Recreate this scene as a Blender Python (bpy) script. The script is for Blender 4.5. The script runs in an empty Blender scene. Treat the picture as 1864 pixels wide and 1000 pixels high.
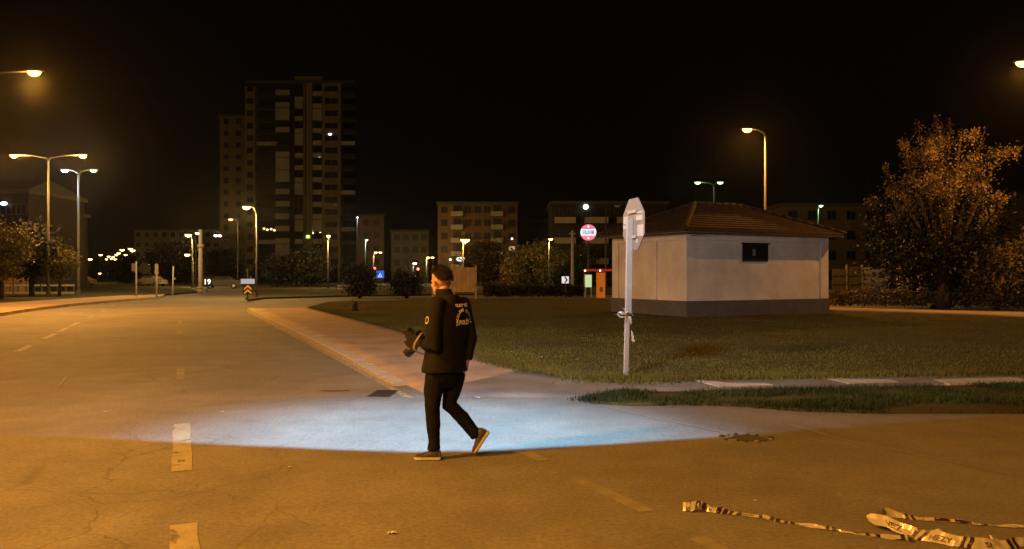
import bpy, bmesh, math, random
import numpy as np
from mathutils import Vector, Matrix, noise as mnoise

# ------------------------------------------------------------------ camera, sky, exposure
sc = bpy.context.scene
COL = sc.collection
F, CX, CY, H = 1450.0, 932.0, 500.0, 1.66        # focal length in photo pixels, centre, eye height
cam_d = bpy.data.cameras.new("camera")
cam_d.sensor_width = 36.0
cam_d.lens = 36.0 * F / 1864.0
cam_d.clip_start, cam_d.clip_end = 0.05, 3000
cam = bpy.data.objects.new("camera", cam_d)
cam.location = (0, 0, H)
cam.rotation_euler = (math.pi / 2, 0, 0)
COL.objects.link(cam)
sc.camera = cam

world = bpy.data.worlds.new("World")
sc.world = world
world.use_nodes = True
wn = world.node_tree.nodes
wbg = wn["Background"]
sky = wn.new("ShaderNodeTexSky")
sky.sky_type = 'NISHITA'
sky.sun_disc = False
sky.sun_elevation = math.radians(-6)
sky.sun_rotation = math.radians(160)
glow = wn.new("ShaderNodeMix")
glow.data_type = 'RGBA'
glow.inputs[0].default_value = 0.97
glow.inputs[7].default_value = (0.0150, 0.0085, 0.0045, 1)     # faint sodium sky glow over the town
world.node_tree.links.new(sky.outputs[0], glow.inputs[6])
world.node_tree.links.new(glow.outputs[2], wbg.inputs[0])
wbg.inputs[1].default_value = 0.11

vs = sc.view_settings
vs.view_transform = 'Standard'
vs.look = 'None'
vs.exposure = 0.0
vs.gamma = 1.0
vs.use_curve_mapping = False
sc.cycles.use_denoising = True
sc.cycles.max_bounces = 4
sc.cycles.diffuse_bounces = 2
sc.cycles.glossy_bounces = 2
sc.cycles.transmission_bounces = 3
sc.cycles.volume_bounces = 0
sc.cycles.sample_clamp_indirect = 2.0
sc.cycles.use_light_tree = True

R = math.radians
SODIUM = (1.0, 0.40, 0.055)
YELLOW = (1.0, 0.60, 0.17)
WHITE = (0.80, 0.92, 1.0)
BEAM = (0.29, 0.655, 1.0)

# ------------------------------------------------------------------ pixel helpers
def at(px, py, Y):
    return Vector(((px - CX) / F * Y, Y, H - (py - CY) / F * Y))

def gp(px, py, z=0.0):
    Y = F * (H - z) / (py - CY)
    return Vector(((px - CX) / F * Y, Y, z))

DV = Vector((-0.386, 0.9225, 0)); RV = Vector((0.9225, 0.386, 0))
def P(lat, s, z=0.0):
    v = RV * lat + DV * s
    return Vector((v.x, v.y, z))

# ------------------------------------------------------------------ materials
def mat(name, col, rough=0.8, spec=0.3, var=0.0, scale=3.0, bump=0.0, bscale=40.0, metal=0.0,
        emit=None, estr=0.0, col2=None, sub=None):
    m = bpy.data.materials.new(name)
    m.use_nodes = True
    nt = m.node_tree
    b = nt.nodes["Principled BSDF"]
    b.inputs["Base Color"].default_value = (*col, 1)
    b.inputs["Roughness"].default_value = rough
    b.inputs["Specular IOR Level"].default_value = spec
    b.inputs["Metallic"].default_value = metal
    tc = None
    if var > 0 or bump > 0:
        tc = nt.nodes.new("ShaderNodeTexCoord")
    if var > 0:
        n = nt.nodes.new("ShaderNodeTexNoise")
        n.inputs["Scale"].default_value = scale
        n.inputs["Detail"].default_value = 6
        n.inputs["Roughness"].default_value = 0.62
        nt.links.new(tc.outputs["Object"], n.inputs["Vector"])
        rp = nt.nodes.new("ShaderNodeValToRGB")
        c2 = col2 if col2 else tuple(c * (1 - var) for c in col)
        c1 = tuple(min(1, c * (1 + var * 0.6)) for c in col)
        rp.color_ramp.elements[0].position = 0.32
        rp.color_ramp.elements[1].position = 0.70
        rp.color_ramp.elements[0].color = (*c2, 1)
        rp.color_ramp.elements[1].color = (*c1, 1)
        nt.links.new(n.outputs["Fac"], rp.inputs["Fac"])
        nt.links.new(rp.outputs["Color"], b.inputs["Base Color"])
    if bump > 0:
        n2 = nt.nodes.new("ShaderNodeTexNoise")
        n2.inputs["Scale"].default_value = bscale
        n2.inputs["Detail"].default_value = 4
        nt.links.new(tc.outputs["Object"], n2.inputs["Vector"])
        bp = nt.nodes.new("ShaderNodeBump")
        bp.inputs["Strength"].default_value = bump
        bp.inputs["Distance"].default_value = 0.02
        nt.links.new(n2.outputs["Fac"], bp.inputs["Height"])
        nt.links.new(bp.outputs["Normal"], b.inputs["Normal"])
    if emit:
        b.inputs["Emission Color"].default_value = (*emit, 1)
        b.inputs["Emission Strength"].default_value = estr
    return m

def asphalt_mat(name, base=0.105):
    m = bpy.data.materials.new(name)
    m.use_nodes = True
    nt = m.node_tree
    N, L = nt.nodes, nt.links
    b = N["Principled BSDF"]
    b.inputs["Roughness"].default_value = 0.82
    b.inputs["Specular IOR Level"].default_value = 0.28
    tc = N.new("ShaderNodeTexCoord")
    def noise(scale, det=5, rough=0.6, dist=0.0):
        n = N.new("ShaderNodeTexNoise")
        n.inputs["Scale"].default_value = scale
        n.inputs["Detail"].default_value = det
        n.inputs["Roughness"].default_value = rough
        n.inputs["Distortion"].default_value = dist
        L.new(tc.outputs["Object"], n.inputs["Vector"])
        return n
    def ramp(src, p0, p1, c0, c1):
        r = N.new("ShaderNodeValToRGB")
        r.color_ramp.elements[0].position = p0
        r.color_ramp.elements[1].position = p1
        r.color_ramp.elements[0].color = (c0, c0, c0, 1)
        r.color_ramp.elements[1].color = (c1, c1, c1, 1)
        L.new(src, r.inputs["Fac"])
        return r
    def math_(op, a, b_=None, v=None):
        n = N.new("ShaderNodeMath"); n.operation = op
        L.new(a, n.inputs[0])
        if b_ is not None: L.new(b_, n.inputs[1])
        if v is not None: n.inputs[1].default_value = v
        return n.outputs[0]
    big = ramp(noise(0.33, 6, 0.62, 0.6).outputs["Fac"], 0.3, 0.72, 0.74, 1.20)
    mid = ramp(noise(1.6, 6, 0.65).outputs["Fac"], 0.3, 0.72, 0.82, 1.15)
    grit = ramp(noise(26, 4, 0.8).outputs["Fac"], 0.3, 0.7, 0.66, 1.34)
    f = math_('MULTIPLY', big.outputs[0], mid.outputs[0])
    f = math_('MULTIPLY', f, grit.outputs[0])
    # cracks: distorted cell edges, kept to worn zones
    dn = noise(0.9, 4, 0.6)
    addv = N.new("ShaderNodeVectorMath"); addv.operation = 'MULTIPLY_ADD'
    L.new(dn.outputs["Color"], addv.inputs[0])
    addv.inputs[1].default_value = (1.1, 1.1, 0)
    L.new(tc.outputs["Object"], addv.inputs[2])
    vor = N.new("ShaderNodeTexVoronoi")
    vor.feature = 'DISTANCE_TO_EDGE'
    vor.inputs["Scale"].default_value = 0.9
    L.new(addv.outputs[0], vor.inputs["Vector"])
    crack = ramp(vor.outputs["Distance"], 0.003, 0.016, 1.0, 0.0)
    zone = ramp(noise(0.5, 3, 0.5).outputs["Fac"], 0.44, 0.56, 0.0, 1.0)
    sep = N.new("ShaderNodeSeparateXYZ"); L.new(tc.outputs["Object"], sep.inputs[0])
    side = N.new("ShaderNodeMapRange"); L.new(sep.outputs["X"], side.inputs[0])
    side.inputs[1].default_value = -0.6; side.inputs[2].default_value = -2.2      # the worn left lanes
    side.inputs[3].default_value = 0.10; side.inputs[4].default_value = 1.0
    cm = math_('MULTIPLY', crack.outputs[0], zone.outputs[0])
    cm = math_('MULTIPLY', cm, side.outputs[0])
    dark = math_('MULTIPLY', cm, v=-0.24)
    dark = math_('ADD', dark, v=1.0)
    f = math_('MULTIPLY', f, dark)
    cc = N.new("ShaderNodeMix"); cc.data_type = 'RGBA'; cc.blend_type = 'MULTIPLY'
    cc.inputs[0].default_value = 1.0
    cc.inputs[6].default_value = (base * 1.05, base * 0.985, base * 0.88, 1)
    L.new(f, cc.inputs[7])
    L.new(cc.outputs[2], b.inputs["Base Color"])
    bp = N.new("ShaderNodeBump")
    bp.inputs["Strength"].default_value = 0.35
    bp.inputs["Distance"].default_value = 0.012
    hsum = math_('SUBTRACT', grit.outputs[0], cm)
    L.new(hsum, bp.inputs["Height"])
    L.new(bp.outputs["Normal"], b.inputs["Normal"])
    return m

M = {}
M['asphalt'] = asphalt_mat("asphalt", 0.115)
M['ground'] = mat("dry_ground", (0.07, 0.062, 0.045), 0.95, 0.1, 0.5, 0.4, 0.4, 8)
M['paver'] = mat("sidewalk_paving", (0.222, 0.168, 0.128), 0.85, 0.25, 0.30, 1.3, 0.3, 60)
M['kerb'] = mat("kerb_concrete", (0.30, 0.275, 0.235), 0.85, 0.25, 0.35, 4.0, 0.3, 50)
M['path'] = mat("path_asphalt", (0.115, 0.108, 0.105), 0.85, 0.25, 0.30, 1.6, 0.3, 60)
M['palepath'] = mat("pale_path", (0.27, 0.21, 0.15), 0.9, 0.2, 0.3, 1.2, 0.3, 30)
M['slab'] = mat("pale_slab", (0.30, 0.28, 0.25), 0.85, 0.25, 0.3, 5.0, 0.2, 40)
M['soil'] = mat("lawn_soil", (0.042, 0.040, 0.014), 0.95, 0.1, 0.55, 0.7, 0.6, 12, col2=(0.030, 0.024, 0.011))
M['grass'] = mat("lawn_grass", (0.078, 0.086, 0.018), 0.85, 0.12, 0.5, 0.30, col2=(0.060, 0.052, 0.016))
M['verge'] = mat("verge_grass", (0.022, 0.040, 0.016), 0.85, 0.12, 0.55, 1.2, col2=(0.012, 0.018, 0.009))
def paint_mat():
    m = mat("road_paint", (0.205, 0.185, 0.13), 0.75, 0.3, 0.25, 6.0, 0.2, 60)
    nt = m.node_tree; b = nt.nodes["Principled BSDF"]
    tc = nt.nodes.new("ShaderNodeTexCoord")
    n = nt.nodes.new("ShaderNodeTexNoise"); n.inputs["Scale"].default_value = 4.2; n.inputs["Detail"].default_value = 8
    n.inputs["Distortion"].default_value = 1.2
    nt.links.new(tc.outputs["Object"], n.inputs["Vector"])
    r = nt.nodes.new("ShaderNodeValToRGB")
    r.color_ramp.elements[0].position = 0.33; r.color_ramp.elements[1].position = 0.40
    nt.links.new(n.outputs["Fac"], r.inputs["Fac"])
    nt.links.new(r.outputs["Color"], b.inputs["Alpha"])
    return m
M['paint'] = paint_mat()
M['paint_worn'] = mat("worn_paint", (0.155, 0.145, 0.115), 0.8, 0.3, 0.3, 4.0)
M['wall'] = mat("kiosk_plaster", (0.62, 0.58, 0.54), 0.85, 0.2, 0.22, 0.9, 0.15, 30)
M['plinth'] = mat("kiosk_plinth", (0.085, 0.085, 0.095), 0.8, 0.3, 0.2, 2.0, 0.2, 25)
M['fascia'] = mat("fascia_white", (0.6, 0.57, 0.53), 0.7, 0.3, 0.1, 3.0)
M['tile'] = mat("roof_tile", (0.050, 0.030, 0.020), 0.85, 0.15, 0.35, 2.0, 0.3, 20)
M['black'] = mat("black_frame", (0.012, 0.011, 0.011), 0.6, 0.3)
M['glass'] = mat("dark_glass", (0.010, 0.011, 0.012), 0.4, 0.25)
M['galv'] = mat("galvanised_steel", (0.30, 0.305, 0.33), 0.5, 0.5, 0.12, 6.0)
M['pole'] = mat("pole_steel", (0.060, 0.062, 0.066), 0.6, 0.3, 0.2, 2.0)
M['darkpole'] = mat("dark_pole", (0.035, 0.033, 0.03), 0.6, 0.4)
M['concrete'] = mat("concrete_pole", (0.40, 0.39, 0.36), 0.85, 0.2, 0.2, 3.0)
M['sticker'] = mat("white_sticker", (0.36, 0.355, 0.37), 0.5, 0.4)
M['signgrey'] = mat("sign_back", (0.17, 0.16, 0.17), 0.5, 0.4, 0.12, 7.0)
M['signred'] = mat("sign_face_red", (0.45, 0.02, 0.02), 0.45, 0.5)
M['bark'] = mat("tree_bark", (0.035, 0.026, 0.019), 0.9, 0.2, 0.4, 5.0, 0.5, 25)
M['leaf_olive'] = mat("leaves_olive", (0.095, 0.085, 0.030), 0.6, 0.3, 0.5, 0.8)
M['leaf_green'] = mat("leaves_green", (0.065, 0.085, 0.026), 0.6, 0.3, 0.5, 0.8)
M['leaf_dark'] = mat("leaves_dark", (0.0105, 0.0115, 0.0060), 0.6, 0.3, 0.5, 0.8)  # also carries the painted shade of the right tree's lower crown
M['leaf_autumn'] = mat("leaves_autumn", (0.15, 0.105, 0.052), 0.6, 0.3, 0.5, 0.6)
M['stucco'] = mat("brown_stucco", (0.20, 0.155, 0.085), 0.9, 0.15, 0.2, 0.3)
M['stucco2'] = mat("brick_stucco", (0.17, 0.10, 0.055), 0.9, 0.15, 0.2, 0.3)
M['pale'] = mat("pale_render", (0.34, 0.31, 0.24), 0.9, 0.15, 0.25, 0.3)
M['grey'] = mat("grey_render", (0.22, 0.22, 0.22), 0.9, 0.15, 0.2, 0.3)
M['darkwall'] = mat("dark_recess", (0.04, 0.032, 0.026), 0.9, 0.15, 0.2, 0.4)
M['slabdark'] = mat("dark_slab", (0.08, 0.07, 0.055), 0.9, 0.15)
M['wood'] = mat("board_wood", (0.42, 0.30, 0.16), 0.75, 0.3, 0.35, 1.6)
M['hedge'] = M['leaf_dark']
M['car'] = mat("car_paint", (0.35, 0.30, 0.27), 0.3, 0.5)
M['cardark'] = mat("car_dark_paint", (0.09, 0.08, 0.08), 0.3, 0.5)
M['tyre'] = mat("tyre_rubber", (0.02, 0.02, 0.02), 0.8, 0.2)
M['chrome'] = mat("wheel_rim", (0.5, 0.5, 0.5), 0.35, 0.5, metal=0.8)
_em = {}
def emis(col, s):
    k = (tuple(col), s)
    if k not in _em:
        _em[k] = mat("lit_or_painted_glow", tuple(c*.22 for c in col), 0.4, 0.3, emit=col, estr=s)  # also paints glow on signs that only reflect
    return _em[k]

# ------------------------------------------------------------------ mesh builder
class MB:
    def __init__(s): s.v = []; s.f = []
    def quad(s, a, b, c, d):
        n = len(s.v); s.v += [tuple(a), tuple(b), tuple(c), tuple(d)]; s.f.append((n, n+1, n+2, n+3)); return s
    def poly(s, pts):
        n = len(s.v); s.v += [tuple(p) for p in pts]; s.f.append(tuple(range(n, n+len(pts)))); return s
    def box(s, x0, x1, y0, y1, z0, z1):
        n = len(s.v)
        s.v += [(x0,y0,z0),(x1,y0,z0),(x1,y1,z0),(x0,y1,z0),(x0,y0,z1),(x1,y0,z1),(x1,y1,z1),(x0,y1,z1)]
        for q in ((3,2,1,0),(4,5,6,7),(0,1,5,4),(1,2,6,5),(2,3,7,6),(3,0,4,7)):
            s.f.append(tuple(n+i for i in q))
        return s
    def prism(s, pts, z0, z1):
        n = len(s.v); k = len(pts)
        s.v += [(p[0],p[1],z0) for p in pts] + [(p[0],p[1],z1) for p in pts]
        s.f.append(tuple(n+k-1-i for i in range(k))); s.f.append(tuple(n+k+i for i in range(k)))
        for i in range(k):
            j = (i+1) % k; s.f.append((n+i, n+j, n+k+j, n+k+i))
        return s
    def tube(s, pts, rad, seg=8, cap=True, sq=1.0):
        pts = [Vector(p) for p in pts]
        if not hasattr(rad, '__len__'): rad = [rad]*len(pts)
        n = len(s.v); prev = None
        for i, p in enumerate(pts):
            a = pts[max(0, i-1)]; b = pts[min(len(pts)-1, i+1)]
            t = (b-a).normalized()
            if prev is None:
                u = Vector((0,0,1)) if abs(t.z) < .9 else Vector((1,0,0))
                x = t.cross(u).normalized()
            else:
                x = (prev - t*prev.dot(t)).normalized()
            prev = x; y = t.cross(x)
            for k in range(seg):
                a_ = 2*math.pi*k/seg
                s.v.append(tuple(p + x*math.cos(a_)*rad[i] + y*math.sin(a_)*rad[i]*sq))
        for i in range(len(pts)-1):
            for k in range(seg):
                k2 = (k+1) % seg
                s.f.append((n+i*seg+k, n+i*seg+k2, n+(i+1)*seg+k2, n+(i+1)*seg+k))
        if cap:
            s.f.append(tuple(n+seg-1-k for k in range(seg)))
            m = n+(len(pts)-1)*seg
            s.f.append(tuple(m+k for k in range(seg)))
        return s
    def ell(s, c, r, seg=12, rings=8, rot=None, zmin=-1.0, zmax=1.0):
        n = len(s.v); c = Vector(c)
        for i in range(rings+1):
            w = zmin + (zmax-zmin)*(0.5-0.5*math.cos(math.pi*i/rings))
            w = max(-1, min(1, w)); q = math.sqrt(max(0, 1-w*w))
            for k in range(seg):
                a = 2*math.pi*k/seg
                p = Vector((q*math.cos(a)*r[0], q*math.sin(a)*r[1], w*r[2]))
                if rot is not None: p = rot @ p
                s.v.append(tuple(c+p))
        for i in range(rings):
            for k in range(seg):
                k2 = (k+1) % seg
                s.f.append((n+i*seg+k, n+i*seg+k2, n+(i+1)*seg+k2, n+(i+1)*seg+k))
        s.f.append(tuple(n+seg-1-k for k in range(seg)))
        s.f.append(tuple(n+rings*seg+k for k in range(seg)))
        return s
    def add(s, o):
        n = len(s.v); s.v += o.v; s.f += [tuple(i+n for i in q) for q in o.f]; return s
    def xf(s, mtx):
        s.v = [tuple(mtx @ Vector(p)) for p in s.v]; return s
    def mesh(s, name, smooth=False):
        me = bpy.data.meshes.new(name)
        me.from_pydata(s.v, [], s.f)
        me.validate()
        if smooth:
            me.polygons.foreach_set('use_smooth', [True]*len(me.polygons))
        me.update()
        return me
    def build(s, name, m, parent=None, smooth=False):
        return obj(name, s.mesh(name, smooth), m, parent)

def obj(name, me, m, parent=None):
    o = bpy.data.objects.new(name, me)
    if m is not None:
        if len(me.materials) == 0: me.materials.append(m if not isinstance(m, str) else M[m])
    COL.objects.link(o)
    if parent is not None: o.parent = parent
    return o

def tag(o, label, cat, group=None):
    o['label'] = label; o['category'] = cat
    if group: o['group'] = group
    return o
def thing(name, label, cat, loc=(0,0,0), rz=0.0, group=None):
    o = bpy.data.objects.new(name, None)
    o.empty_display_size = 0.2
    COL.objects.link(o); o.location = loc; o.rotation_euler = (0,0,rz)
    return tag(o, label, cat, group)
def struct(o):
    o['kind'] = 'structure'; return o
def stuff(o):
    o['kind'] = 'stuff'; return o

def fast_mesh(name, V, Q):
    """numpy verts (n,3) and quads/tris (m,k) into a mesh"""
    me = bpy.data.meshes.new(name)
    k = Q.shape[1]
    me.vertices.add(len(V)); me.vertices.foreach_set('co', V.astype(np.float32).ravel())
    me.loops.add(Q.size); me.loops.foreach_set('vertex_index', Q.astype(np.int32).ravel())
    me.polygons.add(len(Q))
    me.polygons.foreach_set('loop_start', np.arange(0, Q.size, k, dtype=np.int32))
    me.polygons.foreach_set('loop_total', np.full(len(Q), k, dtype=np.int32))
    me.update(calc_edges=True)
    return me

def text_mesh(s, size=1.0, bold=0.0):
    """flat lettering: list of 2d verts and faces, baseline at 0, centred on x"""
    cu = bpy.data.curves.new("lettering", 'FONT')
    cu.body = s; cu.size = size; cu.align_x = 'CENTER'; cu.offset = bold; cu.resolution_u = 2
    o = bpy.data.objects.new("lettering_tmp", cu); COL.objects.link(o)
    dg = bpy.context.evaluated_depsgraph_get(); dg.update()
    me = bpy.data.meshes.new_from_object(o.evaluated_get(dg))
    bpy.data.objects.remove(o); bpy.data.curves.remove(cu)
    v = [(p.co.x, p.co.y) for p in me.vertices]
    f = [tuple(p.vertices) for p in me.polygons]
    bpy.data.meshes.remove(me)
    return v, f

def resample(pts, n):
    pts = [Vector(p) for p in pts]
    d = [0.0]
    for a, b in zip(pts, pts[1:]): d.append(d[-1] + (b-a).length)
    out = []
    for i in range(n):
        t = d[-1]*i/(n-1); j = 0
        while j < len(d)-2 and d[j+1] < t: j += 1
        k = (t-d[j])/max(1e-9, d[j+1]-d[j])
        out.append(pts[j].lerp(pts[j+1], min(1, max(0, k))))
    return out

# ------------------------------------------------------------------ ground, roads and pavements
def sstep(a, b, x):
    t = max(0, min(1, (x-a)/(b-a))); return t*t*(3-2*t)
def zr(p):                                   # height of the raised block: a dropped kerb at the corner
    s = p.x*DV.x + p.y*DV.y
    return 0.03 + 0.09*sstep(11.5, 17.0, p.y)

def strip(name, A, B, m, n=90, rows=6, dz=0.0, zf=zr, skirt=0.0, bump=0.0):
    A = resample(A, n); B = resample(B, n)
    V = []; Q = []
    for i in range(n):
        for j in range(rows+1):
            p = A[i].lerp(B[i], j/rows)
            z = zf(p)+dz
            if bump: z += bump*mnoise.noise(Vector((p.x*.6, p.y*.6, 3.1)))
            V.append((p.x, p.y, z))
    w = rows+1
    for i in range(n-1):
        for j in range(rows):
            Q.append((i*w+j, (i+1)*w+j, (i+1)*w+j+1, i*w+j+1))
    if skirt:
        for j, flip in ((0, False), (rows, True)):
            k0 = len(V)
            for i in range(n):
                x, y, z = V[i*w+j]; V.append((x, y, z-skirt))
            for i in range(n-1):
                q = (i*w+j, (i+1)*w+j, k0+i+1, k0+i)
                Q.append(q)
    me = fast_mesh(name, np.array(V), np.array(Q))
    bm = bmesh.new(); bm.from_mesh(me); bmesh.ops.recalc_face_normals(bm, faces=bm.faces); bm.to_mesh(me); bm.free()
    # upward normals
    if me.polygons[0].normal.z < 0:
        me.flip_normals()
    me.polygons.foreach_set('use_smooth', [True]*len(me.polygons))
    return obj(name, me, m)

g = MB().quad((-400,-60,-0.03),(400,-60,-0.03),(400,700,-0.03),(-400,700,-0.03))
struct(g.build('ground', 'ground'))
road = MB()
road.poly([(-70,-25,0),(60,-25,0),(60,62,0),(45,150,0),(-45,175,0),(-110,480,0),(-150,480,0),(-95,175,0),(-95,60,0)])
ROAD = struct(road.build('road', 'asphalt'))

# lane markings: parts of the road
def dash(lat, s0, s1, w, m='paint', z=0.004, name='lane_dash', jit=0.0):
    n = max(2, int((s1-s0)/0.25)); mb = MB()
    L = []; Rr = []
    for i in range(n+1):
        s = s0+(s1-s0)*i/n
        L.append(P(lat-w/2+random.uniform(-jit, jit), s, z)); Rr.append(P(lat+w/2+random.uniform(-jit, jit), s, z))
    for i in range(n): mb.quad(L[i], Rr[i], Rr[i+1], L[i+1])
    return mb.build(name, m, ROAD)
random.seed(4)
def s_of(py, lat):                       # distance along the road of image row py
    return (F*H/(py-CY) - lat*RV.y)/DV.y
for y1, y0 in ((858,772),(1030,955)):
    dash(0.03, s_of(y1, .03), s_of(y0, .03), 0.17, jit=0.008)
for s in (-0.2,): pass
for i in range(4):
    dash(0.03, 13.6+i*5.2, 15.4+i*5.2, 0.13, m='paint_worn', jit=0.01)
for (y1, y0) in ((641,629),(617,608),(604,597),(594,587)):
    dash(-3.2, s_of(y1, -3.2), s_of(y0, -3.2), 0.16, m='paint', jit=0.01)
for i in range(3):
    dash(-3.2, 34+i*6.0, 36.5+i*6.0, 0.16, m='paint_worn', jit=0.01)
dash(2.86, 10.35, 38.0, 0.10, m='paint', name='edge_line')
# worn dashes of the side street and faint seam lines in the junction
def px_band(pts, w, m, name, z=0.004):
    mb = MB(); pts = [gp(*p, z) for p in pts]
    for a, b in zip(pts, pts[1:]):
        t = (b-a).normalized(); nrm = Vector((-t.y, t.x, 0))*w/2
        mb.quad(a-nrm, b-nrm, b+nrm, a+nrm)
    return mb.build(name, m, ROAD)
px_band([(1048,870),(1178,931)], 0.12, 'paint_worn', 'lane_dash')
px_band([(1270,978),(1345,1020)], 0.12, 'paint_worn', 'lane_dash')
px_band([(955,823),(990,838)], 0.12, 'paint_worn', 'lane_dash')
px_band([(1110,741),(1200,763),(1270,777),(1330,790)], 0.035, 'paint_worn', 'road_seam')
px_band([(1437,772),(1500,790),(1560,806),(1660,826),(1864,868)], 0.04, 'paint_worn', 'road_seam')
# dark crack lines and patches in the asphalt
M['tar'] = mat("tar_patch", (0.035, 0.033, 0.031), 0.7, 0.3, 0.4, 5.0)
px_band([(585,711),(610,712),(636,711)], 0.07, 'tar', 'road_seam')
px_band([(107,704),(114,694),(124,683)], 0.05, 'tar', 'road_seam')

# pavements of the right-hand block
sA = [P(3.16, s) for s in (38.2, 30, 22, 16, 12.6)] + [gp(800,729), gp(860,722), gp(960,724), gp(1050,727), gp(1085,722), gp(1130,712),
      gp(1300,711), gp(1500,706), gp(1700,701), gp(1864,698), gp(2300,690)]
sB = [P(5.6, s, 0) for s in (38.0, 30, 22, 17)] + [gp(880,652,.1), gp(950,669,.08), gp(1030,682,.06), gp(1100,689,.05), gp(1180,691,.05), gp(1260,689,.05),
      gp(1400,687,.05), gp(1600,683,.05), gp(1864,680,.05), gp(2300,672,.05)]
nb = 0
def cut(A, B, n):
    return resample(A, n), resample(B, n)
A_, B_ = resample(sA, 160), resample(sB, 160)
ks = min(range(160), key=lambda i: abs(A_[i].y-11.2) + (0 if A_[i].x < 1 else 9))
SW = struct(strip('sidewalk', A_[:ks+1], B_[:ks+1], 'paver', n=ks+1, rows=6, skirt=0.15))
FP = struct(strip('footpath', A_[ks:], B_[ks:], 'path', n=160-ks, rows=5, skirt=0.1))
# kerb stones along the main road, each its own piece
ks_me = None
for i in range(27):
    s0 = 11.6+i*1.0
    hgt = zr(P(3.0, s0+.5))+0.006
    if ks_me is None:
        mb = MB(); x0, x1, L_ = 0.0, 0.24, 0.985
        mb.poly([(x0,0,-.05),(x0,0,.85),(x0+.03,0,1),(x1,0,1),(x1,0,-.05)])
        mb.poly([(x1,L_,-.05),(x1,L_,1),(x0+.03,L_,1),(x0,L_,.85),(x0,L_,-.05)])
        mb.quad((x0,0,-.05),(x0,L_,-.05),(x0,L_,.85),(x0,0,.85)); mb.quad((x0,0,.85),(x0,L_,.85),(x0+.03,L_,1),(x0+.03,0,1))
        mb.quad((x0+.03,0,1),(x0+.03,L_,1),(x1,L_,1),(x1,0,1)); mb.quad((x1,0,1),(x1,L_,1),(x1,L_,-.05),(x1,0,-.05))
        ks_me = mb.mesh('kerb_stone')
    o = obj('kerb_stone', ks_me, 'kerb', SW)
    q = P(2.93, s0); o.location = (q.x, q.y, 0)
    o.rotation_euler = (0, 0, math.atan2(DV.y, DV.x)-math.pi/2 + random.uniform(-.004, .004))
    o.scale = (1, 1, hgt*random.uniform(.96, 1.03))
# pale slabs let into the footpath
for pts in ([(1256,690),(1310,703.5),(1408,700),(1392,697),(1330,697)], [(1506,689),(1545,697.5),(1636,695),(1618,690)], [(1700,690.5),(1730,698),(1880,694),(1850,686)]):
    w = [gp(x, y, .045) for x, y in pts]
    MB().prism(w[::-1], 0.0, 0.042).build('paving_slab', 'slab', FP)

# lawn between sidewalk and the far street
fB = [P(5.6, 38.0), gp(600,550,.12), gp(660,548,.12), gp(800,545,.12), gp(1000,544,.12), gp(1100,545,.12), gp(1250,548,.12), gp(1400,555,.12), gp(1510,561,.12), gp(1700,566,.12), gp(1864,568,.12), gp(2300,575,.12)]
LAWN = struct(strip('lawn', sB, fB, 'soil', n=120, rows=26, dz=0.006, skirt=0.15, bump=0.03))
# verge along the side street
vA = [gp(1075,729,.03), gp(1130,714,.03), gp(1300,713,.03), gp(1500,708,.03), gp(1700,703,.03), gp(1864,700,.03), gp(2300,692,.03)]
vB = [gp(1075,731,.03), gp(1160,736,.03), gp(1240,733,.03), gp(1350,737,.03), gp(1450,745,.03), gp(1600,749,.03), gp(1864,749,.03), gp(2300,752,.03)]
VERGE = struct(strip('verge', vA, vB, 'soil', n=60, rows=5, dz=0.004, skirt=0.1))
fpA = [gp(1480,560,.13), gp(1700,566,.13), gp(1864,570,.13), gp(2200,577,.13)]
fpB = [gp(1480,565.5,.13), gp(1700,572,.13), gp(1864,578.5,.13), gp(2200,590,.13)]
struct(strip('far_footpath', fpA, fpB, 'palepath', n=30, rows=2, zf=lambda p: 0.17, skirt=0.05))

# left block with its own kerb, islands beyond the junction
def island(name, pts, z, m, kerbw=0.25):
    w = [gp(x, y) for x, y in pts]
    mb = MB().prism([(p.x, p.y) for p in w][::-1], -0.02, z)
    o = mb.build(name, m)
    bm = bmesh.new(); bm.from_mesh(o.data); bmesh.ops.recalc_face_normals(bm, faces=bm.faces); bm.to_mesh(o.data); bm.free()
    return struct(o)
island('left_sidewalk', [(-260,600),(0,576),(60,566.5),(130,557.5),(220,549.5),(282,544.5),(296,542),(300,539),(220,541.5),(120,548),(0,556),(-260,570)], 0.13, 'palepath')
island('left_grass', [(-260,569.9),(0,555.9),(120,547.9),(220,541.4),(299,538.8),(360,533),(345,526),(250,520),(100,519),(-260,524)], 0.125, 'soil')
island('far_verge', [(452,549),(480,545),(620,541),(800,538),(1000,537),(1180,537),(1300,530),(1300,524),(800,524),(620,520),(480,519.5),(456,524),(470,536),(446,545)], 0.12, 'soil')

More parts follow.
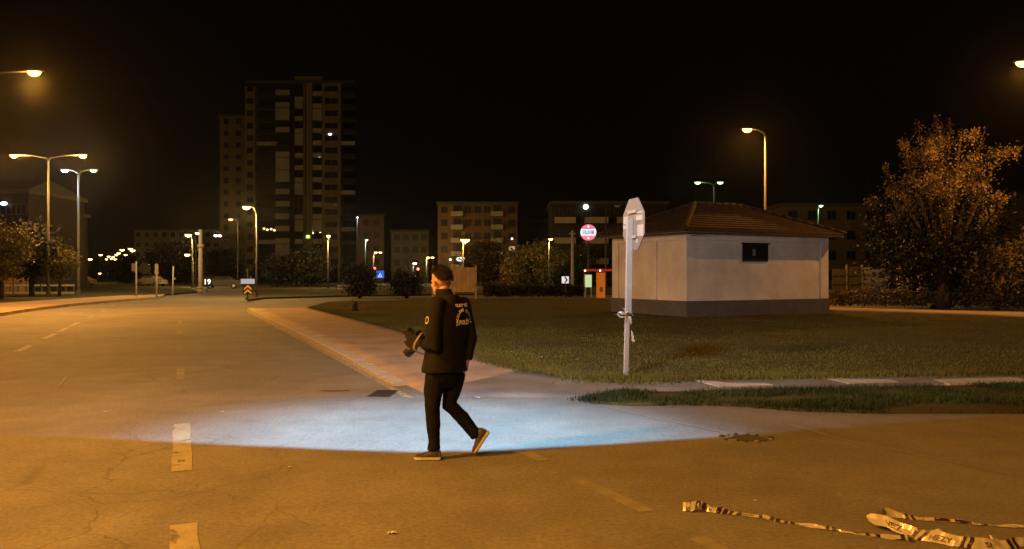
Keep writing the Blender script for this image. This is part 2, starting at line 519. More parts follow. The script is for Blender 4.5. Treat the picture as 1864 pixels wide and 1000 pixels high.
# ------------------------------------------------------------------ grass blades
def grass(name, n, sampler, h0, h1, m, seed, lean=0.5, wid=0.012):
    rng = np.random.default_rng(seed)
    pts = sampler(rng, n)
    n = len(pts)
    a = rng.uniform(0, 2*np.pi, n); hh = rng.uniform(h0, h1, n)
    ln = rng.uniform(0, lean, n)*hh; b = rng.uniform(0, 2*np.pi, n)
    w = wid*rng.uniform(.6, 1.4, n)
    dx, dy = np.cos(a)*w, np.sin(a)*w
    V = np.empty((n, 3, 3))
    V[:,0] = pts + np.c_[dx, dy, np.zeros(n)]
    V[:,1] = pts - np.c_[dx, dy, np.zeros(n)]
    V[:,2] = pts + np.c_[np.cos(b)*ln, np.sin(b)*ln, hh]
    me = fast_mesh(name, V.reshape(-1, 3), np.arange(3*n).reshape(-1, 3))
    return stuff(obj(name, me, m))
def strip_sampler(A, B, dz, pw=1.0, clump=None):
    A = np.array([tuple(p) for p in resample(A, 300)]); B = np.array([tuple(p) for p in resample(B, 300)])
    def f(rng, n):
        t = rng.uniform(0, 298.99, n); i = t.astype(int); k = (t-i)[:,None]
        u = (rng.uniform(0, 1, n)**pw)[:,None]
        a = A[i]*(1-k)+A[i+1]*k; b = B[i]*(1-k)+B[i+1]*k
        p = a*(1-u)+b*u
        if clump:
            p = p+np.c_[rng.normal(0, .10, len(p)), rng.normal(0, .09, len(p)), np.zeros(len(p))]
            keep = [mnoise.noise(Vector((x*clump, y*clump, .7))) > -0.12+rng.uniform(-.3, .3) for x, y, _ in p]
            p = p[np.array(keep)]
        p[:,2] = np.array([zr(Vector(q)) for q in p]) + dz
        return p
    return f
lab_g = [p.copy() for p in sB]
g1 = grass('lawn_grass', 230000, strip_sampler(sB, fB, 0.0, 2.2), 0.018, 0.048, 'grass', 1, lean=1.0, wid=0.010)
g1['label'] = 'short olive grass covering the lawn round the small building'; g1['category'] = 'grass'
g2 = grass('verge_grass', 60000, strip_sampler(vA, vB, 0.0, 1.0, 1.3), 0.02, 0.085, 'verge', 2, 0.8, 0.007)
g2['label'] = 'long dark grass on the narrow verge beside the side street'; g2['category'] = 'grass'
def edge_sampler(rng, n):                       # ragged fringe over the path edge and round the sign post
    A = np.array([tuple(p) for p in resample(sB[4:], 200)])
    i = rng.integers(0, 200, n); p = A[i] + np.c_[rng.normal(0, .12, n), rng.normal(0, .12, n)-.03, np.zeros(n)]
    c = gp(1145,690,.05); k = n//5
    p[:k] = np.array([c.x, c.y, 0]) + np.c_[rng.normal(0, .38, k), rng.normal(-.05, .22, k), np.zeros(k)]
    p[:,2] = np.array([zr(Vector(q)) for q in p])
    return p
g3 = grass('edge_grass', 9000, edge_sampler, 0.03, 0.11, 'grass', 3, 0.7, 0.008)
g3['label'] = 'ragged fringe of grass along the footpath edge and sign post'; g3['category'] = 'grass'

# ------------------------------------------------------------------ street lamps
def street_lamp(label, loc, hgt, arms, col, lens, power=0.0, arm_len=2.0, pole_r=0.075, group='street lamps', polem='pole', drop=0.0, scale=1.0, radius=0.12, cut=0.0):
    """arms: list of (angle, length) in world; each carries a head with a lens below"""
    t = thing('street_lamp', label, 'street lamp', loc, 0, group)
    pr = pole_r
    MB().tube([(0,0,0),(0,0,.5),(0,0,hgt-.35)], [pr*1.15, pr, pr*.6], 10).build('pole', polem, t, True)
    MB().tube([(0,0,0),(0,0,.06),(0,0,.061),(0,0,.3)], [pr*2.2, pr*2.2, pr*1.5, pr*1.3], 10).build('base', polem, t)
    for k, (ang, L) in enumerate(arms):
        d = Vector((math.cos(ang), math.sin(ang), 0))
        pts = [Vector((0,0,hgt-.36)) , Vector((0,0,hgt-.15))+d*.12, Vector((0,0,hgt+.02))+d*L*.5, Vector((0,0,hgt+.06))+d*(L-.1)]
        MB().tube(pts, [pr*.55, pr*.5, pr*.42, pr*.4], 8).build('arm', 'darkpole', t, True)
        c = Vector((0,0,hgt+.07))+d*(L+.2)
        rot = Matrix.Rotation(ang, 3, 'Z')
        h = MB().ell(c, (.42*scale, .17*scale, .10*scale), 12, 6, rot, zmin=-.05); hd = h.build('lamp_head', 'darkpole', t, True)
        cl, ll, ls = (lens[k] if isinstance(lens, list) else lens)
        MB().ell(c+Vector((0,0,-.012)), (.28*scale, .17*scale, .20*scale), 12, 6, rot, zmax=-.02).build('lens', emis(cl, ll), hd, True)
        pw = power[k] if isinstance(power, list) else power
        if pw > 0:
            ld = bpy.data.lights.new("lamp_light", 'SPOT' if cut else 'POINT'); ld.energy = pw
            if cut: ld.spot_size = R(180); ld.spot_blend = cut
            ld.energy = pw; ld.color = cl if not ls else ls; ld.shadow_soft_size = radius
            lo = bpy.data.objects.new("lamp_light", ld); COL.objects.link(lo); lo.parent = t
            lo.location = c + Vector((0,0,-.42))
            if cut:
                l2 = bpy.data.lights.new("lamp_glare", 'POINT'); l2.energy = pw*.05; l2.color = ld.color; l2.shadow_soft_size = .1
                o2 = bpy.data.objects.new("lamp_glare", l2); COL.objects.link(o2); o2.parent = t; o2.location = c + Vector((0,0,-.40))
    return t
def lamp_px(label, px, py, Y, **kw):
    """lamp whose pole foot stands under pixel px at depth Y; py is the head row"""
    p = at(px, py, Y)
    z0 = kw.pop('z0', 0.0)
    return street_lamp(label, (p.x, Y, z0), p.z-z0, **kw)
S_, Y_, W_ = (SODIUM, 40.0, None), (YELLOW, 26.0, None), (WHITE, 22.0, None)
S_ = ((1.0, .46, .10), 9.0, SODIUM); Y_ = ((1.0, .64, .20), 9.0, YELLOW); W_ = ((.85, .95, 1.0), 9.0, WHITE)
GR_ = ((.62, 1.0, .45), 3.0, None)
toR = math.atan2(RV.y, RV.x)
# A and B: tall sodium lamps on the left kerb of the main road
hA = at(62, 133, 33.0)
street_lamp('tall orange lamp at the upper left, its pole outside the picture', (hA.x-2.3, 33.0, 0.13), hA.z-.13, [(0.0, 2.1)], SODIUM, S_, 17000, radius=.15, cut=.75)
street_lamp('orange lamp on the near left kerb, beyond the left edge of the picture', (-10.9, 1.7, 0.0), 8.3, [(toR, 2.2)], SODIUM, S_, 13500, radius=.6, cut=.5)
street_lamp('added orange lamp on the left kerb behind the place the picture is taken from', (-8.6, -8.5, 0.0), 8.6, [(toR, 2.2)], SODIUM, S_, 14000, radius=.6, cut=.5)  # added behind the view to fill the man's shadow
lamp_px('tall lamp with two bright arms standing above the dark left tree', 88, 284, 55.7, arms=[(0, 2.2), (math.pi, 2.2)], col=YELLOW, lens=[(Y_[0], Y_[1], (1.0, .47, .09)), (Y_[0], Y_[1], (1.0, .47, .09))], power=[4600, 4600], z0=.13, pole_r=.10)
lamp_px('tall pale lamp pole with a white left head and a dim greenish right head', 143, 311, 63.6, arms=[(math.pi, .9), (0, 1.0)], col=WHITE, lens=[W_, GR_], power=[1100, 150], z0=.125, pole_r=.12)
lamp_px('yellow lamp low beside the tall two-armed pole, above the left trees', 85, 400, 118.0, arms=[(0, .9)], col=YELLOW, lens=S_, power=3600, pole_r=.09, scale=1.7)
lamp_px('yellow lamp on a slim pole beside the chevron sign', 467, 378, 55.0, arms=[(math.pi, .5)], col=YELLOW, lens=Y_, power=2800, pole_r=.055, z0=.12)
lamp_px('small dim orange lamp against the dark side of the tower block', 433, 400, 110.0, arms=[(math.pi, .8)], col=YELLOW, lens=(YELLOW, 10, None), power=600, pole_r=.06)
lamp_px('bright yellow lamp just left of the thick grey mast', 350, 428, 100.0, arms=[(math.pi, .3)], col=YELLOW, lens=Y_, power=2000, pole_r=.07, scale=1.5)
lamp_px('lower yellow lamp left of the thick grey mast, under the brighter one', 352, 464, 105.0, arms=[(math.pi, .6)], col=YELLOW, lens=Y_, power=1000, pole_r=.06, scale=1.3)
lamp_px('small pale lamp touching the top of the thick grey mast', 356, 425, 92.0, arms=[(0, .05)], col=YELLOW, lens=((1, .8, .45), 14, None), power=0, pole_r=.06)
lamp_px('yellow lamp on a straight post before the right part of the tower block', 597, 430, 90.0, arms=[(math.pi/2, .01)], col=YELLOW, lens=Y_, power=3600, pole_r=.075, scale=1.2)
lamp_px('tall unlit pale pole rising before the right edge of the tower block', 617, 372, 118.0, arms=[(math.pi, .3)], col=YELLOW, lens=((.6, .6, .55), .03, None), power=0, pole_r=.13)
lamp_px('small greenish white lamp on a grey post right of the tower block', 665, 437, 130.0, arms=[(0, .01)], col=WHITE, lens=GR_, power=480, pole_r=.13)
lamp_px('small white lamp at the top left corner of the dim slab beside the tower', 650, 396, 150.0, arms=[(math.pi/2, .01)], col=WHITE, lens=W_, power=480, pole_r=.11)
lamp_px('small yellow lamp above the left red signal', 680, 460, 140.0, arms=[(0, .2), (0, 1.0)], col=YELLOW, lens=[Y_, Y_], power=[1200, 0], pole_r=.09)
lamp_px('small yellow lamp over the right red signal near the walking man', 776, 469, 140.0, arms=[(0, .1), (0, .9)], col=YELLOW, lens=[Y_, Y_], power=[1200, 0], pole_r=.09)
lamp_px('low whitish lamp just above the right red signal', 752, 480, 120.0, arms=[(0, .05)], col=YELLOW, lens=((1, .8, .5), 20, None), power=240, pole_r=.06)
lamp_px('large glowing orange lamp before the brick apartment block', 843, 437, 98.0, arms=[(0, .05)], col=YELLOW, lens=S_, power=3600, pole_r=.08, scale=2.0)
lamp_px('yellow bell lamp left of the round red shop sign', 999, 436, 90.0, arms=[(0, .01)], col=YELLOW, lens=Y_, power=1000, pole_r=.06, scale=.9)
lamp_px('tall pale unlit lamp pole between the round shop sign and the stop sign', 1103, 375, 70.0, arms=[(0, .8)], col=YELLOW, lens=((.6, .6, .55), .03, None), power=0, pole_r=.09)
hQ = at(1362, 237, 46.0)
street_lamp('glowing orange lamp with its pole rising behind the small building roof', (at(1393,237,46).x, 46.0, .1), hQ.z-.1, [(math.pi, .85)], SODIUM, S_, 5000, pole_r=.09, cut=.5)
lamp_px('slim lamp with two greenish heads above the small building roof', 1300, 333, 72.4, arms=[(math.pi, 1.3), (0, .35)], col=WHITE, lens=[GR_, GR_], power=[200, 0], pole_r=.10)
lamp_px('small white lamp right of the small building roof', 1489, 375, 95.0, arms=[(0, .15)], col=WHITE, lens=GR_, power=220, pole_r=.11)
hT = at(1862, 116, 31.5)
street_lamp('orange lamp at the upper right edge of the picture', (hT.x+2.4, 31.5, .1), hT.z-.1, [(math.pi, 2.2)], SODIUM, S_, 3900, cut=.6)
lamp_px('low yellow garden lamp at the right edge between the trees', 1858, 452, 60.0, arms=[(0, .01)], col=YELLOW, lens=Y_, power=360, pole_r=.05, scale=.9)
far = [(125,431,150),(135,438,160),(163,472,260),(180,498,200),(236,453,230),(221,455,240),(215,461,280),(211,464,300),(228,464,290),(197,467,330),(205,468,360),(193,472,380),(202,471,420),(209,472,330),(182,464,300),(129,499,120),(146,499,125),(267,482,150),(240,456,210)]
far_label = {125: 'small yellow lamp just left of the tall pale lamp pole', 135: 'small yellow lamp touching the left side of the tall pale lamp pole',
    163: 'lone tiny lamp between the tall pale lamp pole and the far cluster', 180: 'low tiny lamp near the ground left of the far cluster', 267: 'small yellow lamp beside the round dark disc on the sign post',
    129: 'low tiny lamp by the trunk of the small yellow-lit tree', 146: 'low tiny lamp behind the foot of the tall pale lamp pole', 182: 'leftmost lamp at the top of the far cluster',
    236: 'rightmost low lamp of the two at the top right of the far cluster', 240: 'rightmost lamp at the top right of the far cluster', 221: 'third lamp from the right along the top of the far cluster'}
for px, py, Y in far:
    lamp_px(far_label.get(px, 'tiny distant yellow lamp packed in the middle of the far cluster'), px, py, Y, arms=[(0, .01)], col=YELLOW, lens=Y_, power=(2000 if px in (221, 205, 135) else 0), pole_r=.10, scale=2.4 if Y > 200 else 1.3, group='far lamps down the left road')

# ------------------------------------------------------------------ added floodlight standing in for the white beam's source, clear of the man
WL = Vector((-0.72, 7.67, 5.75))
wl = thing('added_floodlight', 'added unseen floodlight on a boom high over the junction', 'floodlight', (-0.72, -3.0, 0))
rel = lambda p: tuple(Vector(p)-Vector((-0.72, -3.0, 0)))
MB().tube([rel((-.72,-3,0)), rel((-.72,-3,6.15))], [.09, .06], 10).build('mast', 'darkpole', wl, True)  # mast, boom and head added to carry the unseen lamp
MB().tube([rel((-.72,-3,6.10)), rel((-.72,7.6,6.12))], [.05, .03], 8).build('boom', 'darkpole', wl, True)
MB().box(-.22, .22, 10.58, 10.78, 5.90, 6.06).build('lamp_head', 'darkpole', wl)
# visor: added blocker, its lip shaped to give the beam's near edge
vz = WL.z-0.40; kk = 0.40/WL.z
cutpx = [(-250,778),(60,793),(200,799),(400,809),(600,818),(750,823),(900,820),(1100,809),(1330,794),(1560,776),(1900,752)]
cutw = [gp(*p) for p in cutpx]
edge = [WL.lerp(p, kk) for p in cutw]
vm = MB()
edge = [e for e in edge]
outer = [Vector((WL.x+(e.x-WL.x)*1.2, WL.y-.9, WL.z-.36)) for e in edge]
for i in range(len(edge)-1):
    vm.quad(rel(edge[i]), rel(edge[i+1]), rel(outer[i+1]), rel(outer[i]))
# upright cheek closing the near side between lip and lamp head
back = [o_+Vector((0, 0, .55)) for o_ in outer]
for i in range(len(edge)-1):
    vm.quad(rel(outer[i]), rel(outer[i+1]), rel(back[i+1]), rel(back[i]))
vm.build('visor', 'black', wl)
for nm, en, size, aim, bc_ in (("beam_light", 8200, 66, (-0.01, 0.06, -1.0), BEAM), ("flood_light", 800, 126, (0.0, 0.45, -1.0), (.62, .82, 1.0)), ("fill_light", 3400, 124, (0.36, 1.0, -0.16), (.84, .93, 1.0))):  # narrow beam, wide flood, and added fill for the building wall and sign
    ld = bpy.data.lights.new(nm, 'SPOT'); ld.energy = en; ld.color = bc_; ld.shadow_soft_size = 0.45 if nm == 'fill_light' else 0.006
    ld.spot_size = R(size); ld.spot_blend = 1.0
    lo = bpy.data.objects.new(nm, ld); COL.objects.link(lo); lo.parent = wl; lo.location = rel(WL)
    lo.rotation_euler = Vector(aim).to_track_quat('-Z', 'Y').to_euler()

# ------------------------------------------------------------------ small building
k0 = gp(1250, 578, .12)
KU = Vector((0.889, 0.457, 0)); KL, KD = 7.2, 4.7
kz = 0.10
kio = thing('utility_building', 'small white building with brown hipped roof and dark plinth on the lawn', 'building', (k0.x, k0.y, kz), math.atan2(KU.y, KU.x))
WT = 3.08                                         # wall top above the lawn
MB().box(.035, KL-.035, .035, KD-.035, -.1, WT).build('wall', 'wall', kio)
MB().box(-.03, KL+.03, -.03, KD+.03, -.15, .60).build('plinth', 'plinth', kio)
for x0, x1, y0, y1 in ((0,.42,0,.42),(KL-.42,KL,0,.42),(0,.42,KD-.42,KD),(KL-.42,KL,KD-.42,KD),(-.0,.055,1.78,2.0)):
    MB().box(x0, x1, y0, y1, .605, WT-.002).build('pilaster', 'wall', kio)
MB().box(.0, KL, -.004, .05, WT-.26, WT-.004).build('wall_band', 'wall', kio)
MB().box(-.004, .05, .43, KD-.43, WT-.26, WT-.006).build('wall_band', 'wall', kio)
oh = 0.42
MB().box(-oh, KL+oh, -oh, KD+oh, WT+.002, WT+.075).build('eave', 'fascia', kio)
roof = thing  # placeholder name kept free
za, zb = WT+.079, 4.36
e = oh+.05
c = [(-e,-e,za),(KL+e,-e,za),(KL+e,KD+e,za),(-e,KD+e,za)]
r0, r1 = (KD/2, KD/2, zb), (KL-KD/2, KD/2, zb)
rm = MB(); rm.quad(c[0], c[1], r1, r0); rm.quad(c[2], c[3], r0, r1); rm.poly([c[1], c[2], r1]); rm.poly([c[3], c[0], r0])
for i in range(4):
    a, b = Vector(c[i]), Vector(c[(i+1) % 4]); rm.quad(a, b, b-Vector((0,0,.07)), a-Vector((0,0,.07)))
RF = rm.build('roof', 'tile', kio)
for a, b in ((c[0],r0),(c[1],r1),(c[2],r1),(c[3],r0),(r0,r1)):
    a, b = Vector(a), Vector(b); n = int((b-a).length/.38)
    for i in range(n):
        p, q = a.lerp(b, i/n), a.lerp(b, (i+1.12)/n)
        MB().tube([p+Vector((0,0,.01)), q+Vector((0,0,.03))], [.085, .10], 7).build('ridge_tile', 'tile', RF, True)
# tile courses down the two slopes in view
def courses(A, B, T0, T1, n):
    for i in range(1, n):
        t = i/n
        a = Vector(A).lerp(Vector(T0), t); b = Vector(B).lerp(Vector(T1), t)
        nrm = (Vector(B)-Vector(A)).cross(Vector(T0)-Vector(A)).normalized()
        if nrm.z < 0: nrm = -nrm
        up = (Vector(T0)-Vector(A)).normalized()
        m_ = MB(); th = .018
        a2 = Vector(A).lerp(Vector(T0), t+.9/n); b2 = Vector(B).lerp(Vector(T1), t+.9/n)
        m_.quad(a+nrm*th, b+nrm*th, b2+nrm*.004, a2+nrm*.004); m_.quad(a+nrm*.002, b+nrm*.002, b+nrm*th, a+nrm*th)
        m_.build('tile_course', 'tile', RF)
courses(c[0], c[1], r0, r1, 12)
courses(c[3], c[0], r0, r0, 12)
# window on the long wall
def kx(px, py):                                   # photo pixel on the long wall's plane -> local x, z
    d = Vector(((px-CX)/F, 1, -(py-CY)/F)); nrm = Vector((KU.y, -KU.x, 0))
    t = (k0-Vector((0,0,H))).dot(nrm)/d.dot(nrm); p = Vector((0,0,H))+d*t
    return (p-k0).dot(KU), p.z-kz
x0, z1 = kx(1354, 446); x1, z0 = kx(1396, 474)
win = MB().box(x0, x1, .020, .09, z0, z1).build('window', 'glass', kio)
fr = .05
for a in ((x0-fr,x1+fr,z1,z1+fr),(x0-fr,x1+fr,z0-fr,z0),(x0-fr,x0,z0,z1),(x1,x1+fr,z0,z1)):
    MB().box(a[0], a[1], -.01, .07, a[2], a[3]).build('frame', 'black', win)
MB().box(x0-.1, x1+.12, -.05, .06, z1+fr, z1+fr+.035).build('hood', 'black', win)
MB().box(x0+.46, x0+.60, .006, .019, z0+.16, z0+.42).build('label_plate', 'signgrey', win)
MB().tube([(.9,-.5,WT-.03),(.45,-.2,WT-.09),(.15,-.05,WT-.12)], .012, 6).build('cable', 'black', kio)

# ------------------------------------------------------------------ stop sign seen from behind
sp = gp(1139, 683, .06)
ss = thing('road_sign', 'octagonal road sign seen from its grey back on a pale steel post', 'road sign', (sp.x, sp.y, .04))
tilt = Vector(((1147-1139)/F*sp.y, 0.0, 2.84))
def sp_at(z): return tilt*(z/2.84)
def channel(p, q, w, d):                          # hat-section post
    m_ = MB(); a = R(25); ux = Vector((math.cos(a), math.sin(a), 0)); uy = Vector((-math.sin(a), math.cos(a), 0))
    prof = [(-w/2,-d/2),(w/2,-d/2),(w/2,d/2),(w/2-.012,d/2),(w/2-.012,-d/2+.012),(-w/2+.012,-d/2+.012),(-w/2+.012,d/2),(-w/2,d/2)]
    k = len(prof); n = 0
    for e_ in (p, q): m_.v += [tuple(e_+ux*x+uy*y) for x, y in prof]
    for i in range(k):
        j = (i+1) % k; m_.f.append((i, j, k+j, k+i))
    return m_
channel(sp_at(-.1), sp_at(1.18), .072, .035).build('lower_post', 'galv', ss)
channel(sp_at(.98)+Vector((.012,-.01,0)), sp_at(2.5)+Vector((.0,-.01,0)), .098, .04).build('upper_post', 'galv', ss)
pa = R(-75)                                        # plate seen nearly edge-on
ca = Vector((math.cos(pa), math.sin(pa), 0)); cn = Vector((-ca.y, ca.x, 0))
cz = 2.42; pc = sp_at(cz)+Vector((.01, 0, 0))+cn*.055
oct_ = [(math.cos(R(22.5+45*i))*.445, math.sin(R(22.5+45*i))*.445) for i in range(8)]
if cn.y > 0: pass
pm = MB()
m0 = [pc+ca*x+Vector((0,0,z)) for x, z in oct_]
pm.v += [tuple(p) for p in m0]+[tuple(p+cn*.012) for p in m0]
pm.f.append(tuple(range(8))); pm.f.append(tuple(range(15, 7, -1)))
for i in range(8): pm.f.append((i, (i+1) % 8, 8+(i+1) % 8, 8+i))
plate = pm.build('plate', 'signgrey', ss)
def on_plate(x0, x1, z0, z1, name, m_, off=.004, par=None):
    q = [pc+ca*x+Vector((0,0,z))-cn*off for x, z in ((x0,z0),(x1,z0),(x1,z1),(x0,z1))]
    m2 = MB(); m2.v += [tuple(p) for p in q]+[tuple(p-cn*.002) for p in q]
    m2.f += [(0,1,2,3),(7,6,5,4)]+[(i,(i+1)%4,4+(i+1)%4,4+i) for i in range(4)]
    return m2.build(name, m_, par if par else plate)
sgn = 1
on_plate(.14,.36,.16,.19,'sticker','sticker'); on_plate(.12,.36,.05,.13,'sticker','sticker'); on_plate(.16,.40,-.20,-.02,'sticker','sticker')
on_plate(-.38,-.2,.02,.14,'sticker','sticker'); on_plate(-.40,-.22,-.06,.0,'sticker','sticker'); on_plate(-.24,-.18,-.26,-.12,'sticker','sticker'); on_plate(.12,.19,-.30,-.24,'sticker','sticker')
for zz in (.2, -.2):
    on_plate(-.16, .16, zz-.025, zz+.025, 'clamp', 'galv', .03)
# knotted scrap of tape on the post
ts = thing('tape_scrap', 'pale scrap of barrier tape knotted round the sign post', 'tape', (sp.x+sp_at(1).x, sp.y-.06, 1.0))
M['tapewhite'] = mat("tape_plastic", (0.25, 0.24, 0.21), 0.22, 0.5, 0.15, 9.0)
M['tapeprint'] = mat("tape_print", (0.022, 0.008, 0.010), 0.4, 0.4)
def ribbon(pts, w, m_, name, par, seed=0, tw=1.6):
    random.seed(seed); pts = resample([Vector(p) for p in pts], 14); m2 = MB(); L_ = []
    for i, p in enumerate(pts):
        a = tw*i/3+random.uniform(-.4, .4); o_ = Vector((math.cos(a), .5*math.sin(a), math.sin(a)*.8))*w/2
        L_.append((p-o_, p+o_))
    for (a, b), (c_, d_) in zip(L_, L_[1:]): m2.quad(a, c_, d_, b)
    return m2.build(name, m_, par, True)
random.seed(3)
wrap = [(math.cos(t)*.085, .06+math.sin(t)*.07, .02*math.sin(3*t)+.012*t) for t in [i*.7 for i in range(14)]]
ribbon(wrap, .05, 'tapewhite', 'knot', ts, 2, .5)
ribbon([(-.03,-.03,.02),(-.10,-.05,.06),(-.17,-.04,.05),(-.13,-.05,-.01),(-.05,-.04,.0)], .05, 'tapewhite', 'loop', ts, 4)
ribbon([(.02,-.03,0),(.05,-.05,-.12),(.06,-.04,-.25),(.08,-.05,-.40)], .05, 'tapewhite', 'tail', ts, 5, .7)

# ------------------------------------------------------------------ barrier tape on the road
class Tape:
    """ribbon through stations: (pixel x, pixel y of the near edge, lift of near edge, across-vector (x,y,z) of full width)"""
    def __init__(s, name, label, st):
        s.t = thing(name, label, 'barrier tape', tuple(gp(st[0][0], st[0][1])), 0, 'barrier tape lying on the road')
        o = Vector(s.t.location)
        s.a = [gp(x, y)+Vector((0,0,l+.006))-o for x, y, l, d in st]
        s.d = [Vector(d)*.8 for x, y, l, d in st]
        s.len = [0]
        for p, q in zip(s.a, s.a[1:]): s.len.append(s.len[-1]+(q-p).length)
        n = 130; m_ = MB(); rows = [s.at(s.len[-1]*i/(n-1), v) for i in range(n) for v in (0, .5, 1)]
        for i in range(n-1):
            for j in range(2):
                m_.quad(rows[i*3+j], rows[(i+1)*3+j], rows[(i+1)*3+j+1], rows[i*3+j+1])
        s.band = m_.build('band', 'tapewhite', s.t)
    def at(s, u, v, off=0.0):
        u = max(0, min(s.len[-1], u)); j = 0
        while j < len(s.len)-2 and s.len[j+1] < u: j += 1
        k = (u-s.len[j])/max(1e-6, s.len[j+1]-s.len[j])
        a = s.a[j].lerp(s.a[j+1], k); d = s.d[j].lerp(s.d[j+1], k)
        bulge = .010*math.sin(9*u+1)*(v-.5)
        p = a+d*v+Vector((0, bulge, .006*math.sin(14*u)*(.3+v)))
        p += Vector((.005*mnoise.noise(Vector((u*16, v*1.2, 1.))), .013*mnoise.noise(Vector((u*18, v*1.6, 5.))), .009*mnoise.noise(Vector((u*13, v*1.4, 9.)))))
        if off:
            t = (s.a[j+1]-s.a[j]).normalized(); n = t.cross(d).normalized()
            if n.y > 0 and abs(n.y) > abs(n.z): n = -n
            elif n.z < 0 and abs(n.y) <= abs(n.z): n = -n
            p = p+n*off
        p.z = max(p.z, .004-s.t.location.z)
        return p
    def stripe(s, u, w=.035, slant=.03):
        m_ = MB(); n = 5
        for i in range(n):
            v0, v1 = i/n, (i+1)/n
            m_.quad(s.at(u+slant*v0, v0, .0025), s.at(u+w+slant*v0, v0, .0025), s.at(u+w+slant*v1, v1, .0025), s.at(u+slant*v1, v1, .0025))
        m_.build('stripe', 'tapeprint', s.t)
    def text(s, txt, u, size=.62, stretch=1.0):
        v, f = text_mesh(txt, 1.0, .02)
        w = .075
        m_ = MB(); m_.v = [tuple(s.at(u+x*w*size*1.25*stretch, .2+y*size*1.25*.78, .0035)) for x, y in v]; m_.f = f
        m_.build('lettering', 'tapeprint', s.t)
W7 = .075
up = (0, .025, .068); flat = (0, .06, .012); low = (0, .035, .02); lean = (0, .045, .058)
t1 = Tape('barrier_tape', 'striped white barrier tape stretched along the road from a crumpled left end', [
    (1243,931,.0,(.005,.02,.062)),(1256,933,.0,(-.01,.03,.07)),(1272,934,.02,(.01,.055,.05)),(1288,932,.0,(.0,.02,.06)),(1300,936,.0,(-.01,.04,.04)),(1316,937,.0,(.02,.05,.045)),
    (1345,940,.0,low),(1380,945,.0,(0,.045,.010)),(1430,954,.0,low),(1500,966,.0,(0,.03,.018)),(1560,975,.0,(0,.04,.012)),(1620,983,.0,low),(1660,988,.0,low)])
for u in (.02,.085,.135,.26,.30,.34,.40,.62,.66): t1.stripe(u, .03, .02)
t1.text('LMEZ', .46, .5); t1.text('INI', .20, .6); t1.text('GEÇ', .82, .4); t1.text('YEZ', 1.15, .4); 
for u in (.55,.72,.76,.98,1.02,1.22,1.28,1.42,1.46): t1.stripe(u, .025, .01)
t2 = Tape('barrier_tape', 'thin far strand of the barrier tape running off to the right edge', [
    (1598,950,.0,(.01,.03,.05)),(1612,943,.0,(.005,.04,.06)),(1630,943,.0,(0,.05,.05)),(1652,947,.0,(0,.045,.035)),(1690,950,.0,(0,.04,.022)),(1760,955,.0,(0,.028,.010)),(1810,959,.0,(0,.025,.008)),(1864,963,.0,(0,.03,.012)),(1960,970,.0,(0,.03,.012))])
t2.text('US', .10, .6); t2.stripe(.26,.02,.0); t2.stripe(.30,.02,.0); t2.stripe(.72,.03,.0); t2.stripe(.78,.03,.0); t2.stripe(.44,.09,.0); t2.stripe(.56,.10,.0); t2.text('EZ', .36, .4)
t3 = Tape('barrier_tape', 'twisted near strand of barrier tape with large dark letters at the right edge', [
    (1580,962,.045,(.0,.02,.03)),(1592,964,.03,(-.005,.03,.075)),(1612,969,.02,(.0,.03,.085)),(1640,976,.01,(.01,.03,.085)),(1668,984,.0,(.03,.03,.085)),(1700,990,.0,(.05,.035,.080)),
    (1735,997,.0,(.04,.035,.072)),(1765,1001,.0,(.0,.05,.055)),(1800,1003,.0,(.0,.04,.085)),(1830,1002,.0,(.0,.04,.060)),(1880,996,.0,(.0,.03,.06)),(1960,990,.0,(.0,.03,.06))])
t3.text('VEZ', .17, .66, .95); t3.stripe(.275,.022,.04); t3.stripe(.315,.022,.04); t3.text('MEZY', .44, .66, .80); t3.stripe(.55,.022,.04); t3.stripe(.59,.022,.04)
t3.text('SI', .72, .6); t3.stripe(.86,.025,-.02); t3.stripe(.90,.025,-.02); t3.text('İN', 1.06, .55)
t4 = Tape('barrier_tape', 'folded peak of barrier tape standing up at the right edge of the road', [
    (1692,985,.02,(-.01,.02,.03)),(1712,988,.02,(.0,.03,.062)),(1735,996,.0,(-.02,.03,.05)),(1765,998,.0,(.0,.03,.012)),(1790,996,.0,(.02,.03,.045)),(1806,996,.01,(.0,.03,.07)),(1830,1000,.0,(-.02,.03,.03))])
t4.stripe(.08,.025,.02); t4.stripe(.37,.025,-.01); t4.stripe(.41,.022,-.01)

# ------------------------------------------------------------------ drains and litter
def litter(px, py, w, label, m_='sticker', seed=1, z=.0):
    random.seed(seed); c_ = gp(px, py, z); m2 = MB()
    n = 7
    g_ = [[Vector(((i/n-.5)*w, (j/3-.5)*w*.55, random.uniform(.004, w*.28))) for j in range(4)] for i in range(n+1)]
    for i in range(n):
        for j in range(3): m2.quad(g_[i][j], g_[i+1][j], g_[i+1][j+1], g_[i][j+1])
    o = m2.build('litter', m_); o.location = c_
    return tag(o, label, 'litter', 'litter on the ground')
litter(868, 725, .09, 'crumpled white paper on the bright road just behind the man', seed=2)
litter(528, 851, .03, 'tiny pale scrap on the road left of the man', seed=3)
litter(714, 972, .06, 'small pale scrap on the road near the bottom of the picture', seed=4)
litter(192, 751, .05, 'pale scrap on the left lane near the long white dash', seed=5)
litter(405, 750, .04, 'tiny pale scrap inside the left end of the white beam', seed=6)
litter(1050, 655, .06, 'small white scrap on the lawn left of the sign post', seed=7, z=.09)
litter(985, 651, .06, 'small white scrap on the lawn right of the man', seed=8, z=.1)
litter(1375, 912, .03, 'tiny pale speck on the road above the barrier tape', seed=9)
litter(1748, 746, .10, 'pale rag at the foot of the dark verge', seed=10)
litter(1848, 748, .12, 'pale rag at the right end of the verge', seed=11)
litter(1120, 574, .16, 'white scrap at the left foot of the small building', seed=12, z=.12)
